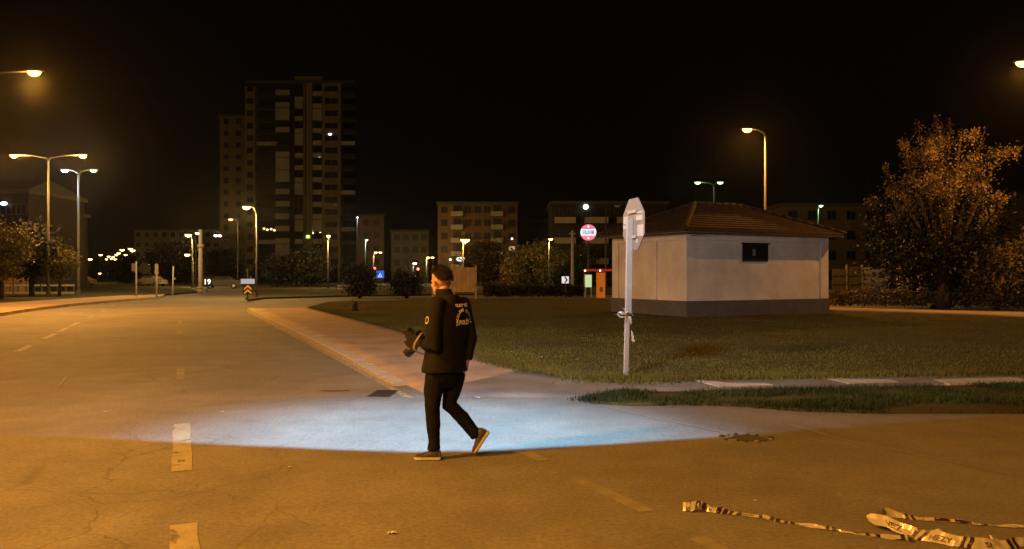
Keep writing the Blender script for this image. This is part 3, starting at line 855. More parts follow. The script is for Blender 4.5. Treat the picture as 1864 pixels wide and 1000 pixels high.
# storm drain by the kerb
dc = gp(697, 717)
dr = thing('storm_drain', 'dark slotted storm drain in the gutter beside the kerb', 'drain', (dc.x, dc.y, 0), math.atan2(DV.y, DV.x)-math.pi/2+1.1)
MB().box(-.30,.30,-.16,.16,-.02,.006).build('frame', 'tar', dr)
for i in range(8): MB().box(-.26+i*.068,-.225+i*.068,-.13,.13,.004,.016).build('bar', 'black', dr)
# broken hollow with rubble in the junction
hc = gp(1358, 798)
hole = thing('pothole', 'dark broken pothole with a raised rim at the edge of the white beam', 'pothole', (hc.x, hc.y, 0))
random.seed(8); m2 = MB(); ring = []
for i in range(18):
    a = 2*math.pi*i/18; ring.append((math.cos(a)*.22*random.uniform(.75, 1.15)+.02, math.sin(a)*.16*random.uniform(.75, 1.15), .005))
m2.poly(ring); m2.build('hollow', 'tar', hole)
for i in range(14):
    a = 2*math.pi*i/14; s_ = random.uniform(.008, .026)
    MB().ell((math.cos(a)*.25, math.sin(a)*.19, s_*.3), (s_*1.4, s_, s_*.7), 6, 4).build('rubble', 'path' if i % 2 else 'tar', hole)

# ------------------------------------------------------------------ the man
PY = 7.24
def pp(px, py, v=0.0):                            # photo pixel -> point of the figure, v metres behind its plane
    Y = PY+v
    return Vector(((px-CX)/F*Y, Y, H-(py-CY)/F*Y))
man = thing('person', 'man in black jacket and trousers walking left and holding a camera', 'person', (pp(800,830).x, PY, 0))
mo = Vector(man.location)
def blend(parts, voxel, smooth_it, name, m_, parent, disp=0.0, dscale=6.0, dec=None):
    mb = MB()
    for p in parts: mb.add(p)
    mb.v = [tuple(Vector(v)-mo) for v in mb.v]
    me = mb.mesh(name+"_raw"); o = bpy.data.objects.new(name, me); COL.objects.link(o)
    rm_ = o.modifiers.new("r", 'REMESH'); rm_.mode = 'VOXEL'; rm_.voxel_size = voxel; rm_.use_smooth_shade = True
    if smooth_it:
        s_ = o.modifiers.new("s", 'SMOOTH'); s_.iterations = smooth_it; s_.factor = .5
    dg = bpy.context.evaluated_depsgraph_get(); dg.update()
    me2 = bpy.data.meshes.new_from_object(o.evaluated_get(dg))
    bpy.data.objects.remove(o); bpy.data.meshes.remove(me)
    me2.name = name
    if disp:
        nn = [v.normal.copy() for v in me2.vertices]
        for v, n_ in zip(me2.vertices, nn):
            p = v.co
            w = mnoise.noise(Vector((p.x*dscale*1.5, p.y*dscale*1.5, p.z*dscale))) + .5*mnoise.noise(Vector((p.x*dscale*3, p.y*dscale*3, p.z*dscale*2.4+5)))
            v.co = p+n_*(w*disp)
    me2.polygons.foreach_set('use_smooth', [True]*len(me2.polygons))
    me2.materials.clear()
    return obj(name, me2, m_, parent)
M['skin'] = mat("skin", (0.42, 0.24, 0.16), 0.55, 0.35, 0.12, 8.0)
M['hair'] = mat("short_hair", (0.020, 0.015, 0.012), 0.8, 0.25, 0.4, 60.0, 0.6, 160)
M['jacket'] = mat("black_jacket", (0.0075, 0.0070, 0.0068), 0.85, 0.15, 0.2, 12.0, 0.25, 90)
M['trouser'] = mat("black_trousers", (0.0060, 0.0058, 0.0058), 0.9, 0.1, 0.2, 12.0, 0.2, 120)
M['shoe'] = mat("dark_shoe", (0.020, 0.017, 0.015), 0.6, 0.3, 0.2, 14.0)
M['sole'] = mat("pale_sole", (0.36, 0.33, 0.29), 0.7, 0.3, 0.15, 14.0)
M['soledark'] = mat("sole_tread", (0.06, 0.045, 0.035), 0.8, 0.2, 0.2, 20.0)
M['print'] = mat("reflective_print", (0.85, 0.85, 0.88), 0.6, 0.3, 0.15, 30.0)
th = R(40); FW = Vector((-math.cos(th), math.sin(th), 0)); LF = Vector((-math.sin(th), -math.cos(th), 0)); UP = Vector((0,0,1))
def ring_loft(rings, seg=28):
    """rings: (centre, half-width along left axis, half-depth along forward axis[, turn])"""
    m2 = MB()
    for c_, a, b in rings:
        for k in range(seg):
            t = 2*math.pi*k/seg; ct, st_ = math.cos(t), math.sin(t)
            ct = math.copysign(abs(ct)**.85, ct); st_ = math.copysign(abs(st_)**.85, st_)
            m2.v.append(tuple(c_+LF*a*ct+FW*b*st_))
    for i in range(len(rings)-1):
        for k in range(seg):
            k2 = (k+1) % seg; m2.f.append((i*seg+k, i*seg+k2, (i+1)*seg+k2, (i+1)*seg+k))
    m2.f.append(tuple(range(seg-1, -1, -1))); m2.f.append(tuple((len(rings)-1)*seg+k for k in range(seg)))
    return m2
# joints read off the photograph
tc_ = lambda y, dx=0: pp(817+dx, y, .02)
shL, shR = pp(795, 554, -.13), pp(842, 552, .14)
elL, wrL = pp(789, 634, -.20), pp(768, 622, -.06)
elR, wrR = pp(855, 618, .12), pp(850, 655, .06)
hipL, knL, anL = pp(793, 690, -.06), pp(787, 744, -.10), pp(790, 808, -.09)
hipR, knR, anR = pp(828, 688, .09), pp(818, 738, .04), pp(865, 791, .06)
# head: turned further away than the chest
hth = R(48); HF = Vector((-math.cos(hth), math.sin(hth), 0)); HL = Vector((-math.sin(hth), -math.cos(hth), 0))
hrot = Matrix((HF, HL, UP)).transposed(); 
nod = Matrix.Rotation(R(10), 3, HL)
hr = nod @ hrot
hc_ = pp(802, 513, .03); HS = 1.09
def hp(f, l, u): return hc_ + hr @ Vector((f*HS, l*HS, u*HS))
head = [MB().ell(hp(-.012,0,.030), (.098,.075,.088), 20, 14, hr), MB().ell(hp(.030,0,-.035), (.066,.060,.082), 18, 12, hr),
        MB().ell(hp(.055,0,-.085), (.038,.040,.030), 14, 8, hr), MB().ell(hp(.098,0,-.022), (.020,.014,.026), 10, 8, hr),
        MB().ell(hp(.088,0,-.062), (.016,.026,.010), 10, 6, hr), MB().ell(hp(.078,0,.018), (.018,.050,.012), 10, 6, hr),
        MB().ell(hp(.072,.030,-.020), (.016,.022,.016), 8, 6, hr), MB().ell(hp(.072,-.030,-.020), (.016,.022,.016), 8, 6, hr),
        MB().ell(hp(-.012,.076,-.020), (.019,.012,.033), 10, 8, hr), MB().ell(hp(-.012,-.076,-.020), (.019,.012,.033), 10, 8, hr),
        MB().ell(hp(-.018,.084,-.010), (.014,.008,.022), 10, 8, hr), MB().ell(hp(-.018,-.084,-.010), (.014,.008,.022), 10, 8, hr),
        MB().tube([hp(-.015,0,-.04), pp(808,533,.03), pp(814,552,.02)], [.056,.060,.075], 14)]
body = list(head)
body.append(ring_loft([(tc_(545),.10,.07),(tc_(560),.165,.095),(tc_(600),.165,.11),(tc_(640,-3),.15,.105),(tc_(672,-5),.16,.11),(tc_(695,-5),.14,.10)]))
body += [MB().tube([shL, elL, wrL], [.047,.040,.028], 12), MB().tube([shR, elR, wrR], [.047,.040,.028], 12),
         MB().tube([hipL, knL, anL, anL+Vector((0,0,-.07))], [.075,.048,.036,.034], 12), MB().tube([hipR, knR, anR], [.075,.048,.036], 12)]
def hand(wr, fdir, pdir, side, curl):
    """palm from the wrist along fdir, palm normal pdir; four fingers and a thumb"""
    f = fdir.normalized(); n = (pdir-f*pdir.dot(f)).normalized(); s_ = f.cross(n)*side
    out = [MB().tube([wr-f*.02, wr+f*.03, wr+f*.08], [.028,.036,.036], 12, sq=.55)]
    for i, (off, L_) in enumerate(((-.030,.072),(-.010,.080),(.010,.075),(.030,.058))):
        b0 = wr+f*.078+s_*off; a = curl
        p1 = b0+(f*math.cos(a*.4)+n*math.sin(a*.4))*L_*.42
        p2 = p1+(f*math.cos(a)+n*math.sin(a))*L_*.33
        p3 = p2+(f*math.cos(a*1.6)+n*math.sin(a*1.6))*L_*.27
        out.append(MB().tube([b0-f*.02, b0, p1, p2, p3], [.0095,.0095,.009,.0085,.006], 8))
    t0 = wr+f*.025-s_*.028
    t1 = t0+(f*.6-s_*.7+n*.35).normalized()*.04; t2 = t1+(f*.75-s_*.2+n*.6).normalized()*.032
    out.append(MB().tube([wr+f*.015, t0, t1, t2], [.014,.013,.011,.008], 8))
    return out
camc = pp(757, 621, -.02)                         # held camera
body += hand(wrL, (camc-wrL)+Vector((-.01,.02,.0)), Vector((-.1,.6,-.4)), 1, 1.0)
body += hand(wrR, Vector((-.1,.05,-1)), Vector((-.9,.4,0)), -1, .7)
BODY = blend(body, .0075, 2, 'body', 'skin', man)
# hair: a cap that follows the skull, cut at the nape and temples
hm = MB(); seg, rg = 30, 14; hv = []
for i in range(rg+1):
    for k in range(seg):
        a = 2*math.pi*k/seg; ca_ = math.cos(a)
        lim = (.30+.31*sstep(0, 1.1, .35-ca_))*math.pi
        ph = lim*i/rg
        jit = .003+.007*mnoise.noise(Vector((k*1.3, i*1.7, 2)))
        r_ = Vector((math.sin(ph)*ca_*(.1005+jit), math.sin(ph)*math.sin(a)*(.0775+jit), math.cos(ph)*(.0915+jit)))
        hm.v.append(tuple(hp(-.014+r_.x, r_.y, .030+r_.z)-mo))
for i in range(rg):
    for k in range(seg):
        k2 = (k+1) % seg; hm.f.append((i*seg+k, i*seg+k2, (i+1)*seg+k2, (i+1)*seg+k))
hair = hm.build('hair', 'hair', man, True)
# strands: short stubble so the outline is not a clean cap
rng = np.random.default_rng(5); hv = np.array(hm.v[seg:]); idx = rng.integers(0, len(hv), 6000)
base = hv[idx]+rng.normal(0, .003, (6000, 3)); cen = np.array(tuple(hp(-.014,0,.03)-mo)); dirv = base-cen; dirv /= np.linalg.norm(dirv, axis=1)[:,None]
dirv = dirv+rng.normal(0, .35, dirv.shape)+np.array([.1,-.1,-.15]); side = np.cross(dirv, rng.normal(0, 1, dirv.shape)); side /= np.linalg.norm(side, axis=1)[:,None]
L_ = rng.uniform(.010, .024, 6000)[:,None]
V = np.stack([base+side*.0014, base-side*.0014, base+dirv*L_], 1).reshape(-1, 3)
stuff(obj('hair_strands', fast_mesh('hair_strands', V, np.arange(len(V)).reshape(-1, 3)), 'hair', hair))
# jacket: torso, sleeves and collar grown together
jk = [ring_loft([(tc_(676,-7),.235,.165),(tc_(668,-7),.232,.163),(tc_(640,-5),.215,.155),(tc_(605,-1),.215,.150),(tc_(575,2),.212,.140),(tc_(556,2),.190,.118),(tc_(545,1),.135,.095),(tc_(536,-2),.085,.075)]),
      MB().tube([shL+UP*.005, shL.lerp(elL,.5)+Vector((-.01,-.01,0)), elL, elL.lerp(wrL,.45), wrL+ (elL-wrL)*.12], [.080,.075,.074,.064,.050], 16),
      MB().tube([shR+UP*.005, shR.lerp(elR,.5), elR, elR.lerp(wrR,.5), wrR], [.080,.073,.068,.060,.052], 16),
      MB().ell(shL, (.085,.085,.075), 14, 10), MB().ell(shR-UP*.01, (.078,.08,.068), 14, 10)]
JK = blend(jk, .011, 9, 'jacket', 'jacket', man, .0075, 5.0)
cl = [MB().tube([hp(-.018,0,-.128), pp(809,529,.035)], [.094,.082], 20, sq=1.0)]
col_ = MB(); seg = 24
for i, (cc_, rx) in enumerate(((pp(812,545,.02),.092),(pp(808,531,.03),.080),(pp(806,526,.032),.078),(pp(806,526,.032),.070),(pp(808,534,.03),.070))):
    for k in range(seg):
        a = 2*math.pi*k/seg; b_ = math.cos(a)
        col_.v.append(tuple(cc_+HL*math.sin(a)*rx*.92+HF*b_*rx - UP*(.028*(b_ > .4)*(i > 0)) - mo))
for i in range(4):
    for k in range(seg):
        k2 = (k+1) % seg; col_.f.append((i*seg+k, i*seg+k2, (i+1)*seg+k2, (i+1)*seg+k))
col_.build('collar', 'jacket', JK, True)
# sleeve patch and printing on the back, laid on the cloth by ray casting
from mathutils.bvhtree import BVHTree
bv = BVHTree.FromPolygons([v.co.copy() for v in JK.data.vertices], [tuple(p.vertices) for p in JK.data.polygons])
def lay(o_, d, off=.003):
    h_ = bv.ray_cast(o_, d, 2.0)
    return (h_[0]-d*off) if h_[0] is not None else None
def print_on(v, f, cen, xdir, ydir, d, name, m_='print', subdiv=2):
    bm = bmesh.new(); vs_ = [bm.verts.new((x, y, 0)) for x, y in v]
    for q in f:
        try: bm.faces.new([vs_[i] for i in q])
        except ValueError: pass
    bmesh.ops.triangulate(bm, faces=bm.faces)
    me = bpy.data.meshes.new(name); ok = True
    for w in bm.verts:
        o_ = cen+xdir*w.co.x+ydir*w.co.y
        q = lay(o_-d*.6, d)
        w.co = q if q is not None else o_
    bm.to_mesh(me); bm.free()
    return obj(name, me, m_, JK)
bd = FW.copy(); bx = -LF                          # looking along the back's normal, text runs to the right
bc = pp(838, 575, 0)-mo
v, f = text_mesh('OLAY YERİ', .036, .0022); 
print_on(v, f, bc+UP*.083-bx*.005, bx, UP+bx*.0, bd, 'back_lettering')
bv_, bf_ = [], []
def arc_text(s_, rad, a0, a1, size):
    for i, ch in enumerate(s_):
        if ch == ' ': continue
        a = a0+(a1-a0)*i/(len(s_)-1); v, f = text_mesh(ch, size, .0018); n = len(bv_)
        for x, y in v:
            y -= size*.35
            bv_.append((math.sin(a)*(rad+y)+math.cos(a)*x, math.cos(a)*(rad+y)-math.sin(a)*x))
        for q in f: bf_.append(tuple(i_+n for i_ in q))
arc_text('İNCELEME ŞUBESİ', .095, R(-112), R(100), .033)
print_on(bv_, bf_, bc-UP*.04, bx, UP, bd, 'back_lettering')
v, f = text_mesh('POLİS', .052, .003)
print_on(v, f, bc-UP*.075+bx*.0, bx, UP, bd, 'back_lettering')
v = [(math.cos(2*math.pi*i/14)*.026, math.sin(2*math.pi*i/14)*.034) for i in range(14)]
pd = Vector((.62, .78, 0)); print_on(v, [tuple(range(14))], pp(779.5,583,-.2)-mo, Vector((.78,-.62,0)), UP, pd, 'sleeve_patch', 'sticker')
# trousers
tr = [ring_loft([(tc_(664,-6),.17,.125),(tc_(690,-6),.172,.128),(tc_(704,-6),.12,.10)]),
      MB().tube([hipL+UP*.05, hipL.lerp(knL,.5)+Vector((-.008,0,0)), knL, knL.lerp(anL,.45)+Vector((.004,0,0)), anL+UP*.01, anL-UP*.055], [.098,.086,.067,.062,.054,.060], 16),
      MB().tube([hipR+UP*.05, hipR.lerp(knR,.5), knR, knR.lerp(anR,.45)+Vector((.012,0,.012)), anR-(knR-anR)*.06], [.100,.086,.069,.064,.054], 16)]
TR = blend(tr, .010, 2, 'trousers', 'trouser', man, .0055, 8.0)
# shoes: outline lofted along the foot
def shoe(heel, toe, upv, m_name='shoe', bend=0.0):
    f = (toe-heel); Ln = f.length; f.normalize(); u = (upv-f*upv.dot(f)).normalized(); s_ = f.cross(u)
    prof = [(.0,.030,.075),(.06,.036,.098),(.2,.038,.105),(.38,.038,.088),(.55,.043,.066),(.72,.049,.052),(.88,.042,.044),(.97,.026,.034),(1.0,.012,.026)]
    top, sole, tread = MB(), MB(), MB(); seg = 14
    for t, w, h_ in prof:
        b_ = heel+f*Ln*t
        for k in range(seg):
            a = math.pi*k/(seg-1); top.v.append(tuple(b_+s_*math.cos(a)*w+u*(.022+max(0, math.sin(a))**.8*(h_-.022))-mo))
    n = len(prof)
    for i in range(n-1):
        for k in range(seg-1): top.f.append((i*seg+k, i*seg+k+1, (i+1)*seg+k+1, (i+1)*seg+k))
    top.f.append(tuple(range(seg))); top.f.append(tuple((n-1)*seg+k for k in range(seg-1, -1, -1)))
    def outline(gw): return [(heel+f*(Ln*t*1.02-.004)+s_*(w+gw)) for t, w, _ in prof]+[(heel+f*(Ln*t*1.02-.004)-s_*(w+gw)) for t, w, _ in prof[::-1]]
    for mb_, gw, z0_, z1_ in ((sole,.006,.006,.026),(tread,.003,-.002,.0055)):
        lo_ = outline(gw); k = len(lo_)
        mb_.v += [tuple(p+u*z0_-mo) for p in lo_]+[tuple(p+u*z1_-mo) for p in lo_]
        mb_.f.append(tuple(range(k))); mb_.f.append(tuple(range(2*k-1, k-1, -1)))
        for i in range(k): mb_.f.append((i, (i+1) % k, k+(i+1) % k, k+i))
    o = top.build('shoe', m_name, man, True)
    sole.build('sole', 'sole', o); tread.build('tread', 'soledark', o)
    return o
hl = pp(802,828,-.10); hl.z = .002; tl = pp(754,834,-.09); tl.z = .002
shoe(hl, tl, UP)
hr_ = pp(890,787,.06); trr = pp(864,826,.04); trr.z = max(trr.z, .012)
shoe(hr_, trr, Vector((-.80, -.12, .42)))

# ------------------------------------------------------------------ the camera in his hand
cm_ = thing('camera', 'black photo camera with pale strap held at the waist of the walking man', 'camera', tuple(camc), 0)
cq = Matrix.Scale(1.3, 4) @ Matrix.Rotation(R(-38), 4, 'Y') @ Matrix.Rotation(R(-25), 4, 'Z')
M['camblack'] = mat("camera_black", (0.012, 0.011, 0.012), 0.55, 0.4)
MB().box(-.062,.062,-.035,.035,-.047,.047).xf(cq).build('body', 'camblack', cm_)
MB().prism([(-.03,-.03),(.03,-.03),(.022,.028),(-.022,.028)], .047, .075).xf(cq).build('prism_housing', 'camblack', cm_)
MB().tube([(-.05,.0,-.02),(-.085,0,-.025),(-.12,.0,-.03)], [.038,.036,.034], 16).xf(cq).build('lens', 'camblack', cm_, True)
MB().tube([(-.122,.0,-.03),(-.124,0,-.03)], [.029,.029], 16).xf(cq).build('front_glass', 'glass', cm_)
MB().box(.035,.062,-.045,-.035,-.04,.04).xf(cq).build('grip', 'camblack', cm_)
MB().box(-.022,.022,-.028,.02,.075,.10).xf(cq).build('flash', 'camblack', cm_)
sm_ = MB(); pts = resample([pp(768,607,-.1)-camc, pp(763,613,-.16)-camc, pp(755,626,-.17)-camc, pp(753,635,-.16)-camc, pp(760,641,-.14)-camc, pp(772,645,-.10)-camc], 16)
for i in range(15):
    w0, w1 = Vector((.010,-.004,.0)), Vector((.010,-.004,.0))
    sm_.quad(pts[i]-w0, pts[i]+w0, pts[i+1]+w1, pts[i+1]-w1)
M['strap'] = mat("grey_strap", (0.17, 0.165, 0.17), 0.7, 0.3, 0.2, 20)
so = sm_.build('strap', 'strap', cm_, True)
sd = so.modifiers.new("t", 'SOLIDIFY'); sd.thickness = .004

# ------------------------------------------------------------------ trees and shrubs
def leaf_cloud(rng, cen, size, spread_z=1.0):
    """leaf diamonds at given centres (n,3)"""
    n = len(cen)
    a = rng.normal(0, 1, (n, 3)); a /= np.linalg.norm(a, axis=1)[:,None]
    b = np.cross(a, rng.normal(0, 1, (n, 3))); b /= np.linalg.norm(b, axis=1)[:,None]
    s_ = (size*rng.uniform(.55, 1.35, n))[:,None]
    nrm = np.cross(a, b)
    V = np.stack([cen-a*s_, cen+b*s_*.5+nrm*s_*.15, cen+a*s_, cen-b*s_*.5+nrm*s_*.15], 1)
    return V.reshape(-1, 3), np.arange(4*n).reshape(-1, 4)
def tree(label, base, crown, rad, n_leaf, leaf, m_, seed, trunk_r=.12, trunk_h=None, limbs=7, shape='round', cat='tree', name='tree', group=None, clumps=60, clr=.45):
    """crown: centre above the base; rad: half-sizes of the crown"""
    rng = np.random.default_rng(seed); rnd = random.Random(seed)
    t = thing(name, label, cat, tuple(base), 0, group)
    cz, (rx, ry, rz_) = crown, rad
    th_ = trunk_h if trunk_h else max(.2, cz-rz_*.75)
    tips = []; tm = MB()
    tm.tube([(0,0,-.1),(rnd.uniform(-.04,.04),0,th_*.5),(rnd.uniform(-.08,.08),rnd.uniform(-.08,.08),th_)], [trunk_r*1.25, trunk_r, trunk_r*.85], 8)
    for i in range(limbs):
        a = 2*math.pi*(i+rnd.uniform(-.3,.3))/limbs
        el = rnd.uniform(.25, 1.25) if shape == 'round' else rnd.uniform(.45, 1.35)
        d = Vector((math.cos(a)*math.cos(el), math.sin(a)*math.cos(el), math.sin(el)))
        end = Vector((d.x*rx, d.y*ry, cz-th_*0+d.z*rz_*.9)) if shape == 'round' else Vector((d.x*rx*1.1, d.y*ry*1.1, th_+d.z*(cz+rz_-th_)))
        st_ = Vector((0,0,th_*rnd.uniform(.75, 1)))
        mid = st_.lerp(end, .5)+Vector((0,0,rnd.uniform(-.1,.25)*rz_*.4))
        tm.tube([st_, mid, end], [trunk_r*.5, trunk_r*.3, trunk_r*.08], 6)
        tips.append((st_, mid, end))
        for k in range(3):
            p = mid.lerp(end, rnd.uniform(0, .8)); q = p+Vector((rnd.uniform(-1,1)*rx*.4, rnd.uniform(-1,1)*ry*.4, rnd.uniform(.1,1)*rz_*.4))
            tm.tube([p, q], [trunk_r*.18, trunk_r*.05], 5); tips.append((p, p.lerp(q,.5), q))
    tm.build('trunk', 'bark', t, True)
    if shape == 'round':
        c = rng.normal(0, 1, (clumps, 3)); c /= np.linalg.norm(c, axis=1)[:,None]
        rr = rng.uniform(.35, 1.0, clumps)[:,None]**.6
        c = c*rr*np.array([rx, ry, rz_])*np.array([.86,.86,.86])+np.array([0,0,cz])
        per = n_leaf//clumps
        sig = clr*min(rx, rz_)*rng.uniform(.35, .75, clumps)
        cen = np.concatenate([c[i]+rng.normal(0, 1, (per, 3))*sig[i]*np.array([1,1,.75]) for i in range(clumps)])
    else:                                             # sprays of leaves along rising shoots, gaps between
        segs = []
        for st_, mid, end in tips: segs += [(mid, end)]
        per = n_leaf//len(segs); out = []
        for a, b in segs:
            a, b = np.array(tuple(a)), np.array(tuple(b)); u = rng.beta(2.0, 1.3, per)[:,None]*1.08
            w = (.42*(1.12-u*.8))*min(rx, 2.5)/2.5*clr*2
            out.append(a+(b-a)*u+rng.normal(0, 1, (per, 3))*w)
        cen = np.concatenate(out)
    cen = cen[cen[:,2] > .08]
    V, Q = leaf_cloud(rng, cen, leaf)
    obj('crown', fast_mesh('crown', V, Q), m_, t)
    return t
def tree_px(label, px, base_y, x0, x1, top, bot, m_, n, seed, leaf=.09, z=.1, **kw):
    b = gp(px, base_y, z); Y = b.y
    rx = (x1-x0)/2/F*Y; zt, zb_ = H-(top-CY)/F*Y-z, H-(bot-CY)/F*Y-z
    b.x = b.x
    t = tree(label, b, (zt+zb_)/2, (rx, rx*.9, (zt-zb_)/2), n, leaf, m_, seed, **kw)
    return t
# big tree right of the small building
bt = gp(1718, 560, .12)
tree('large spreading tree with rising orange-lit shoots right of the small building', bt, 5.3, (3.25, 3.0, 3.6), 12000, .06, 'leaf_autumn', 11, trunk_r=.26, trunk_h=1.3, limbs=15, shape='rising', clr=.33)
tree_px('near-black leaves standing for the shaded lower crown of the large right tree', 1700, 558, 1600, 1815, 345, 548, 'leaf_dark', 20000, 12, .10, trunk_r=.15, clumps=70, clr=.5)  # lower crown's shade painted in as near-black leaves
tree_px('brownish shrub tree at the right edge, in front of the low yellow lamp', 1815, 561, 1745, 1885, 440, 558, 'leaf_autumn', 9000, 13, .09, trunk_r=.10, clumps=60)
tree_px('tall dim tree beyond the right edge of the picture', 1915, 563, 1850, 1990, 400, 556, 'leaf_olive', 7000, 14, .10, trunk_r=.12)
# left trees
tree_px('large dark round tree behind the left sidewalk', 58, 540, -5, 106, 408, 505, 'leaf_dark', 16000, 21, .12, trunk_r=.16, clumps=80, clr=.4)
tree_px('orange-lit tree at the left edge of the picture', 2, 545, -48, 42, 412, 505, 'leaf_olive', 12000, 22, .11, trunk_r=.14, clumps=60)
tree_px('small yellow-lit tree right of the large dark left tree', 108, 540, 84, 134, 448, 508, 'leaf_olive', 9000, 23, .09, trunk_r=.10, clumps=40)
tree_px('round dark tree beyond the far road left of the round sign backs', 232, 516, 204, 262, 468, 514, 'leaf_dark', 8000, 24, .22, trunk_r=.2, z=0)
tree_px('dim tree between the mast and the row of signs', 318, 516, 262, 362, 440, 515, 'leaf_dark', 9000, 25, .24, trunk_r=.2, z=0)
tree_px('dim tree at the foot of the tower block, right of the mast', 405, 516, 372, 440, 452, 514, 'leaf_dark', 6000, 26, .22, trunk_r=.2, z=0)
# middle
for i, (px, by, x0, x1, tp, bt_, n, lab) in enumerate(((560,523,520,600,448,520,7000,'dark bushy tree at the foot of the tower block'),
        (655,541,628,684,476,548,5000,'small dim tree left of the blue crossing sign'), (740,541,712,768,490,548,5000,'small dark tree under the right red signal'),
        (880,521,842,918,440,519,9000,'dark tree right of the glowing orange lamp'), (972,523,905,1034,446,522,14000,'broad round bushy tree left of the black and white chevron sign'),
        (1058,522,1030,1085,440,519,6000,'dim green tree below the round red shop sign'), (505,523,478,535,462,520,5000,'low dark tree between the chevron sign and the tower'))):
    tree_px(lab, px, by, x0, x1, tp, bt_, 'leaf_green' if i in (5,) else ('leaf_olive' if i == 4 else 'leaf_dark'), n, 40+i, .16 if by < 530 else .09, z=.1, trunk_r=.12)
# hedge behind the far footpath on the right, and the low dark one along the far street
def hedge(label, a, b, h, d, n, m_, seed, z=.1):
    rng = np.random.default_rng(seed); a, b = Vector(a), Vector(b); L_ = (b-a).length
    t = thing('hedge', label, 'hedge', tuple(a), math.atan2((b-a).y, (b-a).x))
    cen = np.c_[rng.uniform(0, L_, n), rng.normal(0, d*.33, n), rng.uniform(0, 1, n)**.7*h]
    cen[:,2] *= .8+.3*np.array([mnoise.noise(Vector((x*.8, seed, 0))) for x in cen[:,0]])
    V, Q = leaf_cloud(rng, cen, .08); obj('foliage', fast_mesh('foliage', V, Q), m_, t)
    sm = MB()
    for i in range(int(L_/.8)): sm.tube([(i*.8+.3,0,-.05),(i*.8+.35,.03,h*.7)], [.02,.008], 5)
    sm.build('stem', 'bark', t)
    return t
hedge('low brown hedge behind the pale far footpath right of the small building', gp(1505,556,.12), gp(1900,561,.12), .95, .9, 9000, 'leaf_autumn', 61)
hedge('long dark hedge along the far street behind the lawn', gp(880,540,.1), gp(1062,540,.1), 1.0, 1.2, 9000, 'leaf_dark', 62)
# dark stump on the lawn
stp = gp(645, 567, .12); st_ = thing('stump', 'small dark stump standing on the lawn near the sidewalk', 'stump', tuple(stp))
MB().tube([(0,0,-.05),(0,0,.1),(.02,0,.3),(.03,.01,.42)], [.17,.14,.12,.08], 9).build('wood', 'bark', st_, True)
MB().tube([(.02,0,.25),(-.08,.02,.48)], [.05,.03], 6).build('shoot', 'bark', st_, True)

# ------------------------------------------------------------------ signs, signals and masts
def post(t, h, r=.035, m_='pole', x=0, y=0, name='post'):
    return MB().tube([(x,y,-.05),(x,y,h)], r, 8).build(name, m_, t, True)
def flat_text(s_, size, cen, m_, par, yoff=-.012, name='lettering', sx=1.0):
    v, f = text_mesh(s_, size, size*.02); m2 = MB()
    m2.v = [(cen[0]+x*sx, yoff+cen[1], cen[2]+y-size*.35) for x, y in v]; m2.f = f
    return m2.build(name, m_, par)
def facing(p): return math.atan2(p.y, p.x)-math.pi/2  # local -y looks back to the camera
# chevron sign with white plate
cp = gp(451, 546, .1); ch = thing('chevron_sign', 'yellow double chevron sign under a white plate at the island tip', 'road sign', tuple(cp), facing(cp))
post(ch, 1.9, .04)
k = cp.y/F
zc = lambda y: H-(y-CY)*k-cp.z
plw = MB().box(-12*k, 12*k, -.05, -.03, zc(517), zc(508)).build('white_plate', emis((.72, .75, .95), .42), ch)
MB().box(4*k, 5.5*k, -.04, -.02, zc(507.9), zc(502)).build('bracket', 'galv', ch)
chb = MB().box(-8*k, 8*k, -.05, -.03, zc(536.5), zc(517.5)).build('panel', 'black', ch)
M['chevy'] = mat("chevron_yellow", (.75, .62, .22), .6, .3)
for y_ in (519, 526.5):
    m2 = MB()
    for sx in (-1, 1):
        a, b, c_, d_ = (0, zc(y_)), (sx*6.5*k, zc(y_+6)), (sx*6.5*k, zc(y_+9.5)), (0, zc(y_+4))
        m2.poly([(q[0], -.054, q[1]) for q in ((a,b,c_,d_) if sx > 0 else (d_,c_,b,a))])
    m2.build('chevron', 'chevy', chb)
# square chevron sign right
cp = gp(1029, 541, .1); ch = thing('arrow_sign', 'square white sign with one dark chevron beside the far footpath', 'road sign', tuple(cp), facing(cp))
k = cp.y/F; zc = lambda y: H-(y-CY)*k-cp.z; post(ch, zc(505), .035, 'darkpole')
pl = MB().box(-6.5*k, 6.5*k, -.05, -.03, zc(516), zc(503.5)).build('panel', emis((.95, .9, 1.0), .75), ch)  # returned light painted in as glow on the white face
m2 = MB(); m2.poly([(-2*k,-.054,zc(504.5)),(1*k,-.054,zc(504.5)),(4.5*k,-.054,zc(510)),(1*k,-.054,zc(515)),(-2*k,-.054,zc(515)),(1.5*k,-.054,zc(510))]); m2.build('chevron', 'black', pl)
